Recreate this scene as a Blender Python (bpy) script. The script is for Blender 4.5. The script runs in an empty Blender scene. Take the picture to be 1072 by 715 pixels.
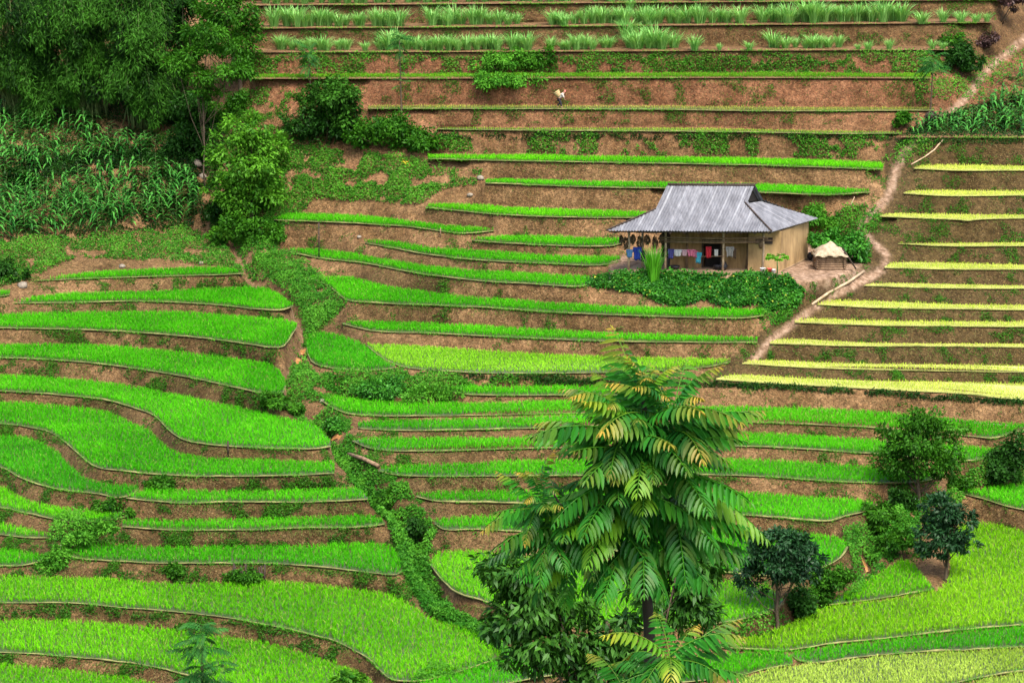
import bpy, math, random
import numpy as np
from mathutils import Vector, noise as mnoise
rng = np.random.default_rng(7)
random.seed(7)
R = math.radians
scene = bpy.context.scene
COL = scene.collection

# ------------------------------------------------------------------ camera
FPX = 2500.0
PITCH = R(12.0)
CAMH = 44.0
CX, CY = 536.0, 357.5
cp, sp = math.cos(PITCH), math.sin(PITCH)
def ray(x, y):
    x = np.asarray(x, float); y = np.asarray(y, float)
    xc = (x - CX) / FPX; yc = -(y - CY) / FPX
    return xc, cp + yc * sp, -sp + yc * cp
def at_depth(x, y, lam):
    rx, ry, rz = ray(x, y)
    return np.stack([rx * lam, ry * lam, CAMH + rz * lam], -1)
def at_plane(x, y, z):
    rx, ry, rz = ray(x, y)
    return at_depth(x, y, (z - CAMH) / rz)
def to_px(P):
    P = np.asarray(P, float)
    dx, dy, dz = P[..., 0], P[..., 1], P[..., 2] - CAMH
    lam = dy * cp - dz * sp
    up = dy * sp + dz * cp
    return CX + FPX * dx / lam, CY - FPX * up / lam, lam

# ------------------------------------------------------------------ terraces
# every field: back edge (foot of the bank behind it), front edge (its mud rim), crop
def PL(s):
    return np.array([[float(v) for v in p.split(',')] for p in s.split()])
TR = {}
def T(name, top, rim, crop):
    TR[name] = [PL(top), PL(rim), crop]
# left of the stream
T('L0', '0,305 10,306', '0,311 10,309', 'green')
T('L1', '37,294 62,291 100,286 137,284 175,282 210,280.5 237,281 255,286', '37,294.6 100,292 150,290.5 175,289.5 225,288.5 255,287', 'green')
T('L2', '15,317 40,311.5 62,309 100,307 175,305 225,303 268,302 282,304 295,311 307,320', '15,318 75,317.5 150,316 200,318 240,321 272,324.5 297,325 307,321', 'green')
T('L3', '0,330 37,329 100,327.5 150,327 200,328 250,332 302,337 311,341', '0,344 75,345.5 125,347.5 175,351 225,356 268,362 280,364 297,363 305,352 311,343', 'green')
T('L4', '0,362 62,361 100,362 150,366 200,370.5 250,377 268,380 287,384 292,388 299,400', '0,375 50,377 100,381 150,387.5 200,396 250,407 268,411 280,412.5 296,412 299,405', 'green')
T('L5', '0,394 50,396 100,400 150,407 212,420 268,431 290,437.5 330,447 346,462', '0,410 75,415 112,419.5 140,427.5 162,436 175,449 190,460 212,465 237,467.5 268,469 290,470 335,470 346,468', 'green')
T('L6', '0,422 25,422.5 75,427 112,432.5 140,444 160,454 170,465 185,475 215,479.5 268,482 350,485', '0,444 30,447.5 57,455 77,471 100,489 125,493 150,496 175,497.5 212,499 290,498.5 350,496', 'green')
T('L7a', '0,457.5 20,458 45,465 62,476 75,489 87,500 107,506 146,510', '0,489.5 20,500 45,509 70,514 100,517 125,521.5 140,517.5 146,511', 'deep')
T('L7b', '132,520 150,514.5 200,514.5 268,515 340,513 376,512.5 385,521', '132,522 160,525 190,527 240,526 315,526 375,524 385,523', 'green')
T('L8a', '0,510 20,521 45,529 75,534 100,536 132,540', '0,532 25,537 62,545 80,548 105,546 132,541.5', 'bright')
T('L8b', '128,546 145,545 175,546 225,545.5 268,544 315,543 390,541 403,546', '128,552 175,555 268,555 315,553 380,552 403,549', 'green')
T('L9a', '0,548 25,554 54,560', '0,560 25,563 54,563.5', 'bright')
T('L9b', '70,578 84,570 112,571 162,573.5 225,573 268,572.5 315,572.5 405,571 412,575 421,592', '70,582 82,585 125,588 175,590 250,590 290,590.5 340,594.5 390,600 415,602 421,599', 'green')
T('L10a', '0,576 25,578.5 50,583', '0,593 25,592 50,587', 'green')
T('L10', '0,603.5 62,605 112,607 162,610 212,611 268,611 315,611 340,614 390,620 410,624 422,630 445,645 462,653 500,658 520,668 532,684', '0,631.5 82,632 125,636 175,640 212,643.5 245,648 277,654 315,662 352,672 367,679 386,690 401,705 412,712 440,713 471,706 509,694 532,686', 'rice')
T('L11', '0,650 50,650 100,652 150,656 187,661 225,666 263,671 317,684 355,696 375,705 392,716', '0,683 75,688 125,693 162,698.5 195,707 207,711 225,717 260,726 320,736 392,733', 'rice')
T('L12', '0,696 50,700 100,706 137,711 165,718 200,731 235,742', '0,724 60,729 120,738 180,748 235,750', 'rice')
# between the stream and the footpath
T('Ma', '457,134 500,134 565,134.3 708,134.5 804,136 879,137.5 944,138.5', '457,136 565,137.3 708,138.2 804,139.4 879,140.7 944,140.2', 'seed')
T('M0', '385,110.8 508,110.8 700,111.5 804,112.5 978,113', '385,114.4 508,114.6 700,115.5 804,117 978,116.3', 'dry')
T('Mb', '448,163 490,163 540,163 615,164.5 708,165.5 804,167 866,169 924,172', '448,167 490,168 590,170 708,172 804,174 866,176 924,178', 'bright')
T('Mc', '508,189.5 520,188 565,189.5 640,191 700,192 804,194 854,196 911,200', '508,192.5 565,194.5 640,197 690,197.5 750,200 804,202.5 866,204.5 911,202', 'green')
T('Md', '446,215.5 470,214.8 502,216 565,219.5 615,221 680,223', '446,218 477,221 527,225.5 590,228 680,228.6', 'bright')
T('Me', '287,230 302,225 340,225.5 390,228 440,234 508,240.5 517,241', '287,231 340,233 390,235.5 427,238 465,243 485,245 517,242.5', 'green')
T('Mf', '494,250.5 540,248 615,250 652,250.5', '494,252.5 527,255 590,258 640,258 652,255', 'green')
T('Mg', '382,252.5 415,254 452,260 508,263.5 590,269 650,270', '382,255 410,260 435,265 490,272 565,276 632,278 650,274', 'green')
T('Mh', '294,261.5 340,262 377,267.5 440,278.5 508,284.5 565,288 617,290', '294,262.5 335,271 380,276 427,285 465,290.5 508,295 560,298 607,300.5 617,298', 'green')
T('Mi', '326,291.5 365,291 402,300 452,307 508,313 581,318 665,322.5 749,324 800,325.5', '326,292.5 347,302 362,314 390,317.5 452,320 508,322.5 581,327.5 681,331.5 780,333.5 800,331', 'green')
T('Mj', '358,338 390,337.5 440,339 508,342.5 614,348.5 700,351.5 793,354.5', '358,339.5 390,347 440,349 508,352.5 648,358 720,359 793,359.3', 'green')
T('Mk1', '321,357 327,349 345,350 362,354 380,362 395,374 414,385', '321,365 326,379 347,386 370,388 400,387.5 414,385.5', 'deep')
T('Mk2', '384,361 440,363 508,367.5 581,372 690,375.5 765,377.2', '384,362.5 400,375 420,384 452,388 508,391 600,391 698,388 745,384 765,379.5', 'lime')
T('Ml', '465,408 487,405.5 530,406 600,405 690,406', '465,410 490,413.5 545,414.3 600,414 690,414', 'green')
T('Mm', '337,419 345,415.5 380,420 435,422.5 508,422.5 600,421 700,421', '337,421 360,432.5 390,435.5 440,436 508,435 600,433 700,432', 'green')
T('Mn', '375,443 390,441 440,440.5 508,439 590,436 747,426.5 804,427.5 916,432 1004,440 1072,445.5', '375,449 415,451 508,450 626,446 747,442 804,443 911,448 1016,457 1041,459 1072,451', 'green')
T('Mo', '369,461 390,459 508,460 600,457 751,453.5 804,454.5 911,461 1011,467.5 1046,471.3', '369,462.5 385,469 402,472 452,472.5 508,471 565,469.5 780,467.7 906,475 1004,483 1029,480.5 1046,472', 'green')
T('Mp', '396,491 415,488.5 440,487 508,485 600,482 797,482.5 912,490 985,497', '396,493.5 415,497.5 452,499 549,498.5 751,497.7 804,499.5 866,504 939,506 970,503.5 985,499', 'green')
T('Mq', '436,518 450,516 508,515 600,514 755,515 850,521 900,524.5 918,527', '436,520.3 457,525 518,526.5 600,529 751,537.5 800,541 870,545.5 884,541 904,536 918,529', 'green')
T('Mr', '455,545 465,543.5 490,542 530,541.5 640,548 751,555 800,558 874,563 887,570', '455,549 463,554 503,554.6 560,559 640,576 735,596 800,603 835,603 857,596 880,584 887,574', 'green')
T('Ms', '451,587 457,580 487,577.5 520,579.5 600,590 700,603 751,608.5 800,613 820,628', '451,592 461,605 477,620 508,630 537,643.5 600,655 680,658 762,651 805,641 820,632', 'lime2')
# pale seed-bed steps right of the footpath
T('P0', '943,141 985,138 1072,136', '943,144 1000,144.2 1072,144.6', 'earth')
T('P1', '957,175.5 965,174 1072,174', '957,177 1004,179 1072,179', 'pale')
T('P2', '946,201.5 955,200 1072,200.5', '946,203 991,205.5 1072,205', 'pale')
T('P3', '921,225.5 930,224 1000,224.7 1072,225', '921,227 965,229 1004,230.5 1014,231.5 1024,230.3 1072,229', 'pale')
T('P4', '940,254.8 1000,254.7 1072,254', '940,255.6 991,258 1072,258', 'pale')
T('P5', '926,279 932,276 1072,277.5', '926,281 1004,282.5 1072,282.5', 'pale')
T('P6', '905,298.5 912,297 1072,299', '905,299.5 979,302 1072,302.5', 'pale')
T('P7', '855,318 868,315 1008,319 1072,319.5', '855,319.2 915,322.5 1008,324 1072,325', 'pale')
T('P8', '832,335.5 842,334 915,336 1072,337', '832,338 915,341 1008,342 1072,342.5', 'pale')
T('P9', '806,357.5 815,355 915,359 1072,360', '806,360 890,362.5 1008,363 1072,364', 'pale')
T('P10', '777,379.7 788,377.5 890,380.5 1008,382 1072,383', '777,381 865,386 1008,389 1072,390', 'pale')
T('P11', '750,396 765,392.5 840,396 927,399 1008,400 1072,402', '750,397.6 815,402 890,406 965,410 1008,412.5 1072,419', 'pale')
# valley fields at the lower right
T('B1', '1004,514 1015,514 1054,508 1072,507.5', '1004,516 1029,522.5 1072,534', 'green')
T('B3', '868,632 890,618 920,601 945,587 957,592 968,606 978,615', '868,633.5 915,627.5 950,622 978,617', 'rice')
T('B2', '755,672 790,667 816,658.5 848,644.5 866,637 915,630 965,623 985,616.5 993,606 996,575 1004,551 1030,548 1072,556.5', '755,678 790,680 824,681 870,674 912,670 1008,659.5 1072,654.5', 'yellow')
T('B4', '700,690 740,686 790,682.5 823,683.5 830,690', '700,716 770,708 800,701 830,695.5', 'green')
T('B5', '828,684 860,678 915,672.5 1008,662 1072,656.5', '828,686 837,692 865,693.5 895,688.5 935,684.5 1008,680.5 1072,677.5', 'green')
T('B6', '775,711 815,699.5 862,695.3 895,690.5 935,686.5 1008,682.5 1072,679.5', '775,735 860,742 950,728 1000,715.5 1072,702.5', 'straw')
T('B7', '960,733 1005,718 1072,705', '960,745 1010,748 1072,748', 'straw')
T('C1', '440,716 471,708.5 509,697 545,690.5 590,687 660,686 697,689', '440,726 500,722 560,710 620,702 697,697', 'green')
# bare benches with cane at the top
T('T1', '262,78.5 508,78 700,77.5 804,77 974,78', '262,82.8 508,82.5 700,82 804,82 974,82.5', 'grass')
T('T2', '255,51 600,50 804,49 1003,48.5', '255,55.3 600,54.3 804,53.3 1003,52.6', 'earth')
T('T3', '262,25.5 480,24.5 840,21.5 1038,19.5', '262,30.3 480,28.8 840,26 1038,24', 'earth')
T('T4', '255,2 480,0.5 840,-2 1052,-4', '255,6.3 480,4.6 840,2 1052,0', 'earth')
T('T5', '250,-23 1060,-28', '250,-18.5 1060,-23', 'earth')
T('T6', '250,-50 1060,-55', '250,-45 1060,-50', 'earth')
# farmyard
T('Y', '640,272 700,262 780,256 850,257 890,261 904,270', '640,285 700,287 760,288 805,291 845,293 880,286 904,275', 'yard')

XL, XR = -300.0, 1372.0
for k, (a, b, c) in list(TR.items()):
    for i, pl in enumerate((a, b)):
        if pl[0, 0] <= 0:
            pl = np.vstack([[XL, pl[0, 1]], pl])
        if pl[-1, 0] >= 1072:
            pl = np.vstack([pl, [XR, pl[-1, 1]]])
        TR[k][i] = pl
# guide lines for slopes without fields
GD = {
 'Gtop': PL('-300,-112 1372,-112'),
 'G4': PL('-300,-40 -100,-40 230,-40'),
 'G1': PL('-300,262 0,258 60,250 130,246 200,240 232,246'),
 'Gr': PL('1030,62 1072,58 1372,50'),
 'Gbot': PL('-300,800 1372,800'),
 'Gg': PL('870,610 900,588 925,560'),
}
def catmull(pl, step=5.0):
    P = np.vstack([2 * pl[0] - pl[1], pl, 2 * pl[-1] - pl[-2]])
    out = []
    for i in range(1, len(P) - 2):
        p0, p1, p2, p3 = P[i - 1], P[i], P[i + 1], P[i + 2]
        d01 = max(np.linalg.norm(p1 - p0), 1e-6) ** .5; d12 = max(np.linalg.norm(p2 - p1), 1e-6) ** .5; d23 = max(np.linalg.norm(p3 - p2), 1e-6) ** .5
        m1 = (p2 - p1) + d12 * ((p1 - p0) / d01 - (p2 - p0) / (d01 + d12))
        m2 = (p2 - p1) + d12 * ((p3 - p2) / d23 - (p3 - p1) / (d12 + d23))
        n = max(1, int(np.linalg.norm(p2 - p1) / step))
        t = (np.arange(n) / n)[:, None]
        out.append((2 * t**3 - 3 * t**2 + 1) * p1 + (t**3 - 2 * t**2 + t) * m1 + (-2 * t**3 + 3 * t**2) * p2 + (t**3 - t**2) * m2)
    out.append(pl[-1:])
    return np.vstack(out)
for k in TR:
    TR[k][0] = catmull(TR[k][0]); TR[k][1] = catmull(TR[k][1])

# ---- heights of all fields from the steepness of the banks between them (least squares)
names = list(TR) + list(GD)
idx = {n: i for i, n in enumerate(names)}
def spans(n, x):
    if n in GD:
        pl = GD[n]
        if pl[0, 0] <= x <= pl[-1, 0]:
            y = np.interp(x, pl[:, 0], pl[:, 1]); return y, y
        return None
    a, b = TR[n][0], TR[n][1]
    if a[0, 0] <= x <= a[-1, 0]:
        return np.interp(x, a[:, 0], a[:, 1]), np.interp(x, b[:, 0], b[:, 1])
    return None
def cot(x, y):
    rx, ry, rz = ray(x, y); return -ry / rz
rows, rhs, meta, pairs = [], [], [], []
NN = len(names)
def xi(x): return (np.clip(x, -60, 1132) - 536.0) / 536.0
def basis(n, x, w):
    r = np.zeros(3 * NN); q = float(xi(x)); i = idx[n]
    r[i] = w; r[NN + i] = w * q; r[2 * NN + i] = w * q * q; return r
def con(u, l, v, w, x=536.0):
    rows.append(basis(u, x, w) - basis(l, x, w)); rhs.append(v * w); meta.append((u, l, x))
for x in np.arange(-140, 1220, 20):
    it = [(s[0], s[1], n) for n in names for s in [spans(n, x)] if s]
    it.sort(key=lambda q: q[0] + q[1])
    for (t0, r0, u), (t1, r1, l) in zip(it, it[1:]):
        gap = t1 - r0
        if gap < 0.2: gap = 0.4
        if u in GD or l in GD: s, w = (0.55, .5)
        elif gap > 45: s, w = 0.8, .3
        elif u == 'Y' : s, w = 1.3, 1
        elif l == 'Y': s, w = 1.3, .5
        else: s, w = (2.0 if t0 > 120 else 1.5), 1.0
        y0, y1 = r0, max(t1, r0 + gap)
        if cot(x, y0) < 0: continue
        con(u, l, math.log((1 + s * cot(x, y1)) / (1 + s * cot(x, y0))), w, x); pairs.append((len(rows) - 1, u, l, x, y0, y1))
XC = {'L1': 285, 'L3': 315, 'L4': 310, 'L5': 350, 'L6': 370, 'L7b': 405, 'L8b': 430, 'L9b': 440, 'P1': 945, 'P2': 930, 'P7': 830, 'P10': 775, 'L7a': 140, 'L8a': 130, 'P0': 944, 'L10': 535}
for a, b in (('L1', 'Mh'), ('L3', 'Mj'), ('L4', 'Mk1'), ('L5', 'Mn'), ('L6', 'Mp'), ('L7b', 'Mq'), ('L8b', 'Mr'), ('L9b', 'Ms'), ('P1', 'Mb'), ('P2', 'Mc'),
             ('P7', 'Mi'), ('P10', 'Mk2'), ('L7a', 'L7b'), ('L8a', 'L8b'), ('L9b', 'L10a'), ('P0', 'Ma'), ('L10','C1')):
    con(a, b, 0.0, 2.0, XC[a])
rx, ry, rz = ray(735, 284)
LAM_H = 147.0
for n in names:      # fields are all but level: only a very slight fall along them is allowed
    for o_, w_ in ((1, .3), (2, .4)):
        if n in ('Y',) or n in GD: w_ = 50
        r = np.zeros(3 * NN); r[o_ * NN + idx[n]] = w_; rows.append(r); rhs.append(0.0)
rows.append(basis('Y', 735, 100)); rhs.append(100 * math.log(-LAM_H * float(rz)))
A_ = np.array(rows); b_ = np.array(rhs); wt = np.ones(len(b_))
def ZF(n, x):
    q = xi(np.asarray(x, float)); i = idx[n]
    return CAMH - np.exp(wk[i] + wk[NN + i] * q + wk[2 * NN + i] * q * q)
for rep in range(14):          # lean on every bank that would overhang
    wk = np.linalg.lstsq(A_ * wt[:, None], b_ * wt, rcond=None)[0]
    for (r_, u, l, x, y0, y1) in pairs:
        if u in GD or l in GD: continue
        d = at_plane(x, y0, ZF(u, x))[1] - at_plane(x, y1, ZF(l, x))[1]
        if d < .12: wt[r_] = min(wt[r_] * 1.35, 12)
def xmid(n):
    if n in GD: return 536.0
    a = TR[n][0]; return float(np.clip((a[0, 0] + a[-1, 0]) / 2, 0, 1072))
ZT = {n: float(ZF(n, xmid(n))) for n in names}

# ---- continuous ground: inverse depth solved over the view and well beyond it
gx = np.concatenate([np.arange(XL, -20, 20), np.arange(-20, 1092, 4), np.arange(1092, XR + 1, 20)]).astype(float)
gy = np.concatenate([np.arange(-112, -8, 4), np.arange(-8, 728, 2), np.arange(728, 801, 4)]).astype(float)
NX, NY = len(gx), len(gy)
GXX, GYY = np.meshgrid(gx, gy)
def pip(px, py, poly):
    inside = np.zeros(px.shape, bool)
    x0, y0 = poly[:, 0], poly[:, 1]; x1, y1 = np.roll(x0, -1), np.roll(y0, -1)
    for a, b, c, d in zip(x0, y0, x1, y1):
        if b == d: continue
        m = ((b > py) != (d > py)) & (px < (c - a) * (py - b) / (d - b) + a)
        inside ^= m
    return inside
def poly_of(n, dt=0.0, dr=0.0):
    a, b = TR[n][0].copy(), TR[n][1].copy()
    a[:, 1] += dt; b[:, 1] += dr
    return np.vstack([a, b[::-1]])
fix = np.zeros((NY, NX), bool); U = np.zeros((NY, NX)); tread = np.zeros((NY, NX), bool)
def u_plane(x, y, z):
    return ray(x, y)[2] / (z - CAMH)
for n in GD:
    pl = GD[n]
    for j, x in enumerate(gx):
        if pl[0, 0] <= x <= pl[-1, 0]:
            y = np.interp(x, pl[:, 0], pl[:, 1]); i = int(np.argmin(abs(gy - y)))
            fix[i, j] = True; U[i, j] = u_plane(x, gy[i], ZF(n, x))
for n in TR:
    pg = poly_of(n)
    lo, hi = pg.min(0), pg.max(0)
    js = np.where((gx >= lo[0]) & (gx <= hi[0]))[0]; is_ = np.where((gy >= lo[1] - 2) & (gy <= hi[1] + 2))[0]
    if len(js) == 0: continue
    sl = np.ix_(is_, js)
    m = pip(GXX[sl], GYY[sl], pg)
    for jj, j in enumerate(js if n in ('Y',) else []):                 # rim and foot rows even for the thinnest steps
        for pl, rnd in ((TR[n][0], 0), (TR[n][1], 1)):
            y = np.interp(gx[j], pl[:, 0], pl[:, 1])
            q = int(np.argmin(abs(gy[is_] - y))) if not rnd else min(int(np.searchsorted(gy[is_], y - .15)), len(is_) - 1)
            m[q, jj] = True
    fx = fix[sl]; uu = U[sl]; tt = tread[sl]
    uu[m] = u_plane(GXX[sl], GYY[sl], ZF(n, GXX[sl]) - 0.04)[m]; fx[m] = True; tt[m] = True
    fix[sl] = fx; U[sl] = uu; tread[sl] = tt
for j in range(NX):                 # banks between neighbouring fields run straight from the exact rim to the exact foot
    x = gx[j]
    it_ = sorted([(s[0], s[1], n) for n in TR for s in [spans(n, x)] if s], key=lambda q: q[0] + q[1])
    for (t0, r0, u), (t1, r1, l) in zip(it_, it_[1:]):
        gap = t1 - r0
        if gap <= 0 or gap > 45 or u == 'Y' or l == 'Y': continue
        k = np.where((gy > r0) & (gy < t1) & ~fix[:, j])[0]
        if len(k) == 0: continue
        ua, ub = u_plane(x, r0, ZF(u, x) - .02), u_plane(x, t1, ZF(l, x) - .02)
        U[k, j] = ua + (ub - ua) * (gy[k] - r0) / gap; fix[k, j] = True
for j in range(NX):
    k = np.where(fix[:, j])[0]
    U[:, j] = np.interp(gy, gy[k], U[k, j])
hx = np.diff(gx); hy = np.diff(gy)
wx = np.tile(0.45 * (np.minimum(1e9, 1)) / hx[None, :]**1 * 2.0, (NY, 1))
wy = np.tile((2.0 * 2.0 / hy)[:, None], (1, NX)) * 1.0
free = ~fix
def lap(u):
    o = np.zeros_like(u)
    d = wx * (u[:, 1:] - u[:, :-1]); o[:, :-1] -= d; o[:, 1:] += d
    d = wy * (u[1:] - u[:-1]); o[:-1] -= d; o[1:] += d
    return o
diag = np.zeros((NY, NX)); diag[:, :-1] += wx; diag[:, 1:] += wx; diag[:-1] += wy; diag[1:] += wy
res = np.where(free, -lap(U), 0); zz = res / diag; pp = zz.copy(); rzv = (res * zz).sum()
for it in range(500):
    Ap = np.where(free, lap(pp), 0); al = rzv / max((pp * Ap).sum(), 1e-30)
    U += al * pp; res -= al * Ap
    zz = res / diag; rn = (res * zz).sum()
    if rn < 1e-16: break
    pp = zz + rn / rzv * pp; rzv = rn
LAM = 1.0 / U
def lam_at(x, y):
    x = np.clip(np.asarray(x, float), gx[0], gx[-1] - 1e-3); y = np.clip(np.asarray(y, float), gy[0], gy[-1] - 1e-3)
    j = np.clip(np.searchsorted(gx, x, 'right') - 1, 0, NX - 2); i = np.clip(np.searchsorted(gy, y, 'right') - 1, 0, NY - 2)
    fx = (x - gx[j]) / (gx[j + 1] - gx[j]); fy = (y - gy[i]) / (gy[i + 1] - gy[i])
    u = (U[i, j] * (1 - fx) + U[i, j + 1] * fx) * (1 - fy) + (U[i + 1, j] * (1 - fx) + U[i + 1, j + 1] * fx) * fy
    return 1 / u
def ground(x, y):
    return at_depth(x, y, lam_at(x, y))
def pxm(x, y):
    return FPX / float(lam_at(x, y))

# ------------------------------------------------------------------ helpers
def hash3(i, j, k):
    n = (i * 374761393 + j * 668265263 + k * 2147483647 + 1274126177) & 0xffffffff
    n = ((n ^ (n >> 13)) * 1274126177) & 0xffffffff
    return ((n ^ (n >> 16)) & 0xffff) / 65535.0
def vnoise(P, scale=1.0, oct=3):
    P = np.asarray(P, float) / scale
    tot = 0; amp = 1.0; s = 0
    for o in range(oct):
        F = np.floor(P).astype(np.int64); f = P - F; f = f * f * (3 - 2 * f)
        v = 0
        for a in (0, 1):
            for b in (0, 1):
                for c in (0, 1):
                    w = (f[..., 0] if a else 1 - f[..., 0]) * (f[..., 1] if b else 1 - f[..., 1]) * (f[..., 2] if c else 1 - f[..., 2])
                    v = v + w * hash3(F[..., 0] + a, F[..., 1] + b, F[..., 2] + c)
        tot = tot + amp * v; s += amp; amp *= .5; P = P * 2.03 + 17.3
    return tot / s
def link(o, parent=None):
    COL.objects.link(o)
    if parent is not None: o.parent = parent
    return o
def mesh(name, V, F, mat, parent=None, attrs=None, smooth=False, loc=None):
    """one mesh object; F is an (n,3)/(n,4) array or a list of index tuples"""
    V = np.ascontiguousarray(np.asarray(V, np.float32).reshape(-1, 3))
    me = bpy.data.meshes.new(name)
    if isinstance(F, np.ndarray) and F.ndim == 2:
        k = F.shape[1]; n = len(F)
        me.vertices.add(len(V)); me.vertices.foreach_set('co', V.ravel())
        me.loops.add(n * k); me.loops.foreach_set('vertex_index', np.ascontiguousarray(F, dtype=np.int32).ravel())
        me.polygons.add(n); me.polygons.foreach_set('loop_start', np.arange(n, dtype=np.int32) * k)
        if smooth: me.polygons.foreach_set('use_smooth', np.ones(n, bool))
        me.update(calc_edges=True)
    else:
        me.from_pydata([tuple(map(float, v)) for v in V], [], [tuple(map(int, f)) for f in F])
        if smooth:
            me.polygons.foreach_set('use_smooth', np.ones(len(me.polygons), bool))
        me.update()
    for an, av in (attrs or {}).items():
        av = np.asarray(av, np.float32)
        a = me.attributes.new(an, 'FLOAT', 'POINT'); a.data.foreach_set('value', av.ravel())
    if mat is not None: me.materials.append(mat)
    o = bpy.data.objects.new(name, me)
    if loc is not None: o.location = loc
    return link(o, parent)
def thing(name, label, cat, loc=(0, 0, 0), group=None, rz=0.0):
    o = bpy.data.objects.new(name, None); link(o)
    o.empty_display_size = .2
    o.location = [float(v) for v in loc]; o.rotation_euler = (0, 0, rz)
    return tag(o, label, cat, group)
def tag(o, label, cat, group=None):
    o['label'] = label; o['category'] = cat
    if group: o['group'] = group
    return o
def kind(o, k, label=None):
    o['kind'] = k
    if label: o['label'] = label
    return o
class MB:
    """collects geometry for one mesh"""
    def __init__(s): s.V = []; s.F = []; s.n = 0; s.A = {}
    def add(s, V, F, **at):
        V = np.asarray(V, float).reshape(-1, 3)
        s.V.append(V); s.F += [tuple(int(i) + s.n for i in f) for f in F]; s.n += len(V)
        for k in set(s.A) | set(at):
            s.A.setdefault(k, [np.zeros(s.n - len(V))] if s.n > len(V) else [])
            s.A[k].append(np.broadcast_to(np.asarray(at.get(k, 0.0), float), (len(V),)))
        return s
    def box(s, c, sz, rz=0.0, M=None, **at):
        x, y, z = [v / 2 for v in sz]
        V = np.array([[a * x, b * y, d * z] for d in (-1, 1) for b in (-1, 1) for a in (-1, 1)])
        if rz: V = V @ np.array([[math.cos(rz), math.sin(rz), 0], [-math.sin(rz), math.cos(rz), 0], [0, 0, 1]])
        V = V + np.asarray(c, float)
        return s.add(V, [(0, 2, 3, 1), (4, 5, 7, 6), (0, 1, 5, 4), (2, 6, 7, 3), (0, 4, 6, 2), (1, 3, 7, 5)], **at)
    def tube(s, pts, rad, n=6, **at):
        P = np.asarray(pts, float); r = np.broadcast_to(np.asarray(rad, float), (len(P),))
        V, F = [], []
        for i in range(len(P)):
            d = P[min(i + 1, len(P) - 1)] - P[max(i - 1, 0)]; d /= max(np.linalg.norm(d), 1e-9)
            ref = np.array([0, 0, 1.0]) if abs(d[2]) < .9 else np.array([1.0, 0, 0])
            u = np.cross(d, ref); u /= np.linalg.norm(u); v = np.cross(d, u)
            for k in range(n):
                a = 2 * math.pi * k / n
                V.append(P[i] + r[i] * (math.cos(a) * u + math.sin(a) * v))
        for i in range(len(P) - 1):
            for k in range(n):
                F.append((i * n + k, i * n + (k + 1) % n, (i + 1) * n + (k + 1) % n, (i + 1) * n + k))
        F.append(tuple(range(n))[::-1]); F.append(tuple((len(P) - 1) * n + k for k in range(n)))
        return s.add(V, F, **at)
    def build(s, name, mat, parent=None, smooth=False, loc=None):
        A = {k: np.concatenate(v) for k, v in s.A.items()}
        return mesh(name, np.vstack(s.V), s.F, mat, parent, A, smooth, loc)

# ------------------------------------------------------------------ materials
def mat(name):
    m = bpy.data.materials.new(name); m.use_nodes = True
    nt = m.node_tree
    for n in list(nt.nodes): nt.nodes.remove(n)
    out = nt.nodes.new('ShaderNodeOutputMaterial')
    return m, nt, out
def N(nt, typ, **kw):
    n = nt.nodes.new(typ)
    for k, v in kw.items():
        if k in n.inputs: n.inputs[k].default_value = v
        else: setattr(n, k, v)
    return n
def ramp(nt, fac, stops):
    r = nt.nodes.new('ShaderNodeValToRGB')
    e = r.color_ramp.elements
    while len(e) < len(stops): e.new(0.5)
    for q, (p, c) in zip(e, stops):
        q.position = p; q.color = (*c, 1)
    nt.links.new(fac, r.inputs['Fac']); return r.outputs['Color']
def mix(nt, f, a, b, mode='MIX'):
    m = nt.nodes.new('ShaderNodeMix'); m.data_type = 'RGBA'; m.blend_type = mode
    for s, v in (('Factor', f), ('A', a), ('B', b)):
        i = [q for q in m.inputs if q.name == s and (q.type == ('VALUE' if s == 'Factor' else 'RGBA'))][0]
        if hasattr(v, 'is_output'): nt.links.new(v, i)
        else: i.default_value = (*v, 1) if isinstance(v, tuple) and len(v) == 3 else v
    return [q for q in m.outputs if q.type == 'RGBA'][0]
def attr(nt, name):
    a = nt.nodes.new('ShaderNodeAttribute'); a.attribute_name = name; return a.outputs['Fac']
def noise(nt, scale, detail=4, rough=.55, vec=None, dim='3D'):
    n = N(nt, 'ShaderNodeTexNoise', Scale=scale, Detail=detail, Roughness=rough)
    if vec is not None: nt.links.new(vec, n.inputs['Vector'])
    return n.outputs['Fac']
def coords(nt, scale=(1, 1, 1), which='Object'):
    tc = nt.nodes.new('ShaderNodeTexCoord'); mp = nt.nodes.new('ShaderNodeMapping')
    mp.inputs['Scale'].default_value = scale
    nt.links.new(tc.outputs[which], mp.inputs['Vector']); return mp.outputs['Vector']
def leafmat(name, c0, c1, young=None, dry=None, rough=.45, trans=.3, spec=.35):
    m, nt, out = mat(name)
    col = mix(nt, attr(nt, 'tint'), c0, c1)
    if young: col = mix(nt, attr(nt, 'young'), col, young)
    if dry: col = mix(nt, attr(nt, 'dry'), col, dry)
    b = N(nt, 'ShaderNodeBsdfPrincipled', Roughness=rough); b.inputs['Specular IOR Level'].default_value = spec
    nt.links.new(col, b.inputs['Base Color'])
    if trans:
        t = nt.nodes.new('ShaderNodeBsdfTranslucent')
        c2 = mix(nt, 0.6, col, (1.0, 1.0, .2), 'MULTIPLY'); nt.links.new(c2, t.inputs['Color'])
        mx = N(nt, 'ShaderNodeMixShader', Fac=trans)
        nt.links.new(b.outputs[0], mx.inputs[1]); nt.links.new(t.outputs[0], mx.inputs[2]); nt.links.new(mx.outputs[0], out.inputs[0])
    else: nt.links.new(b.outputs[0], out.inputs[0])
    return m
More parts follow.
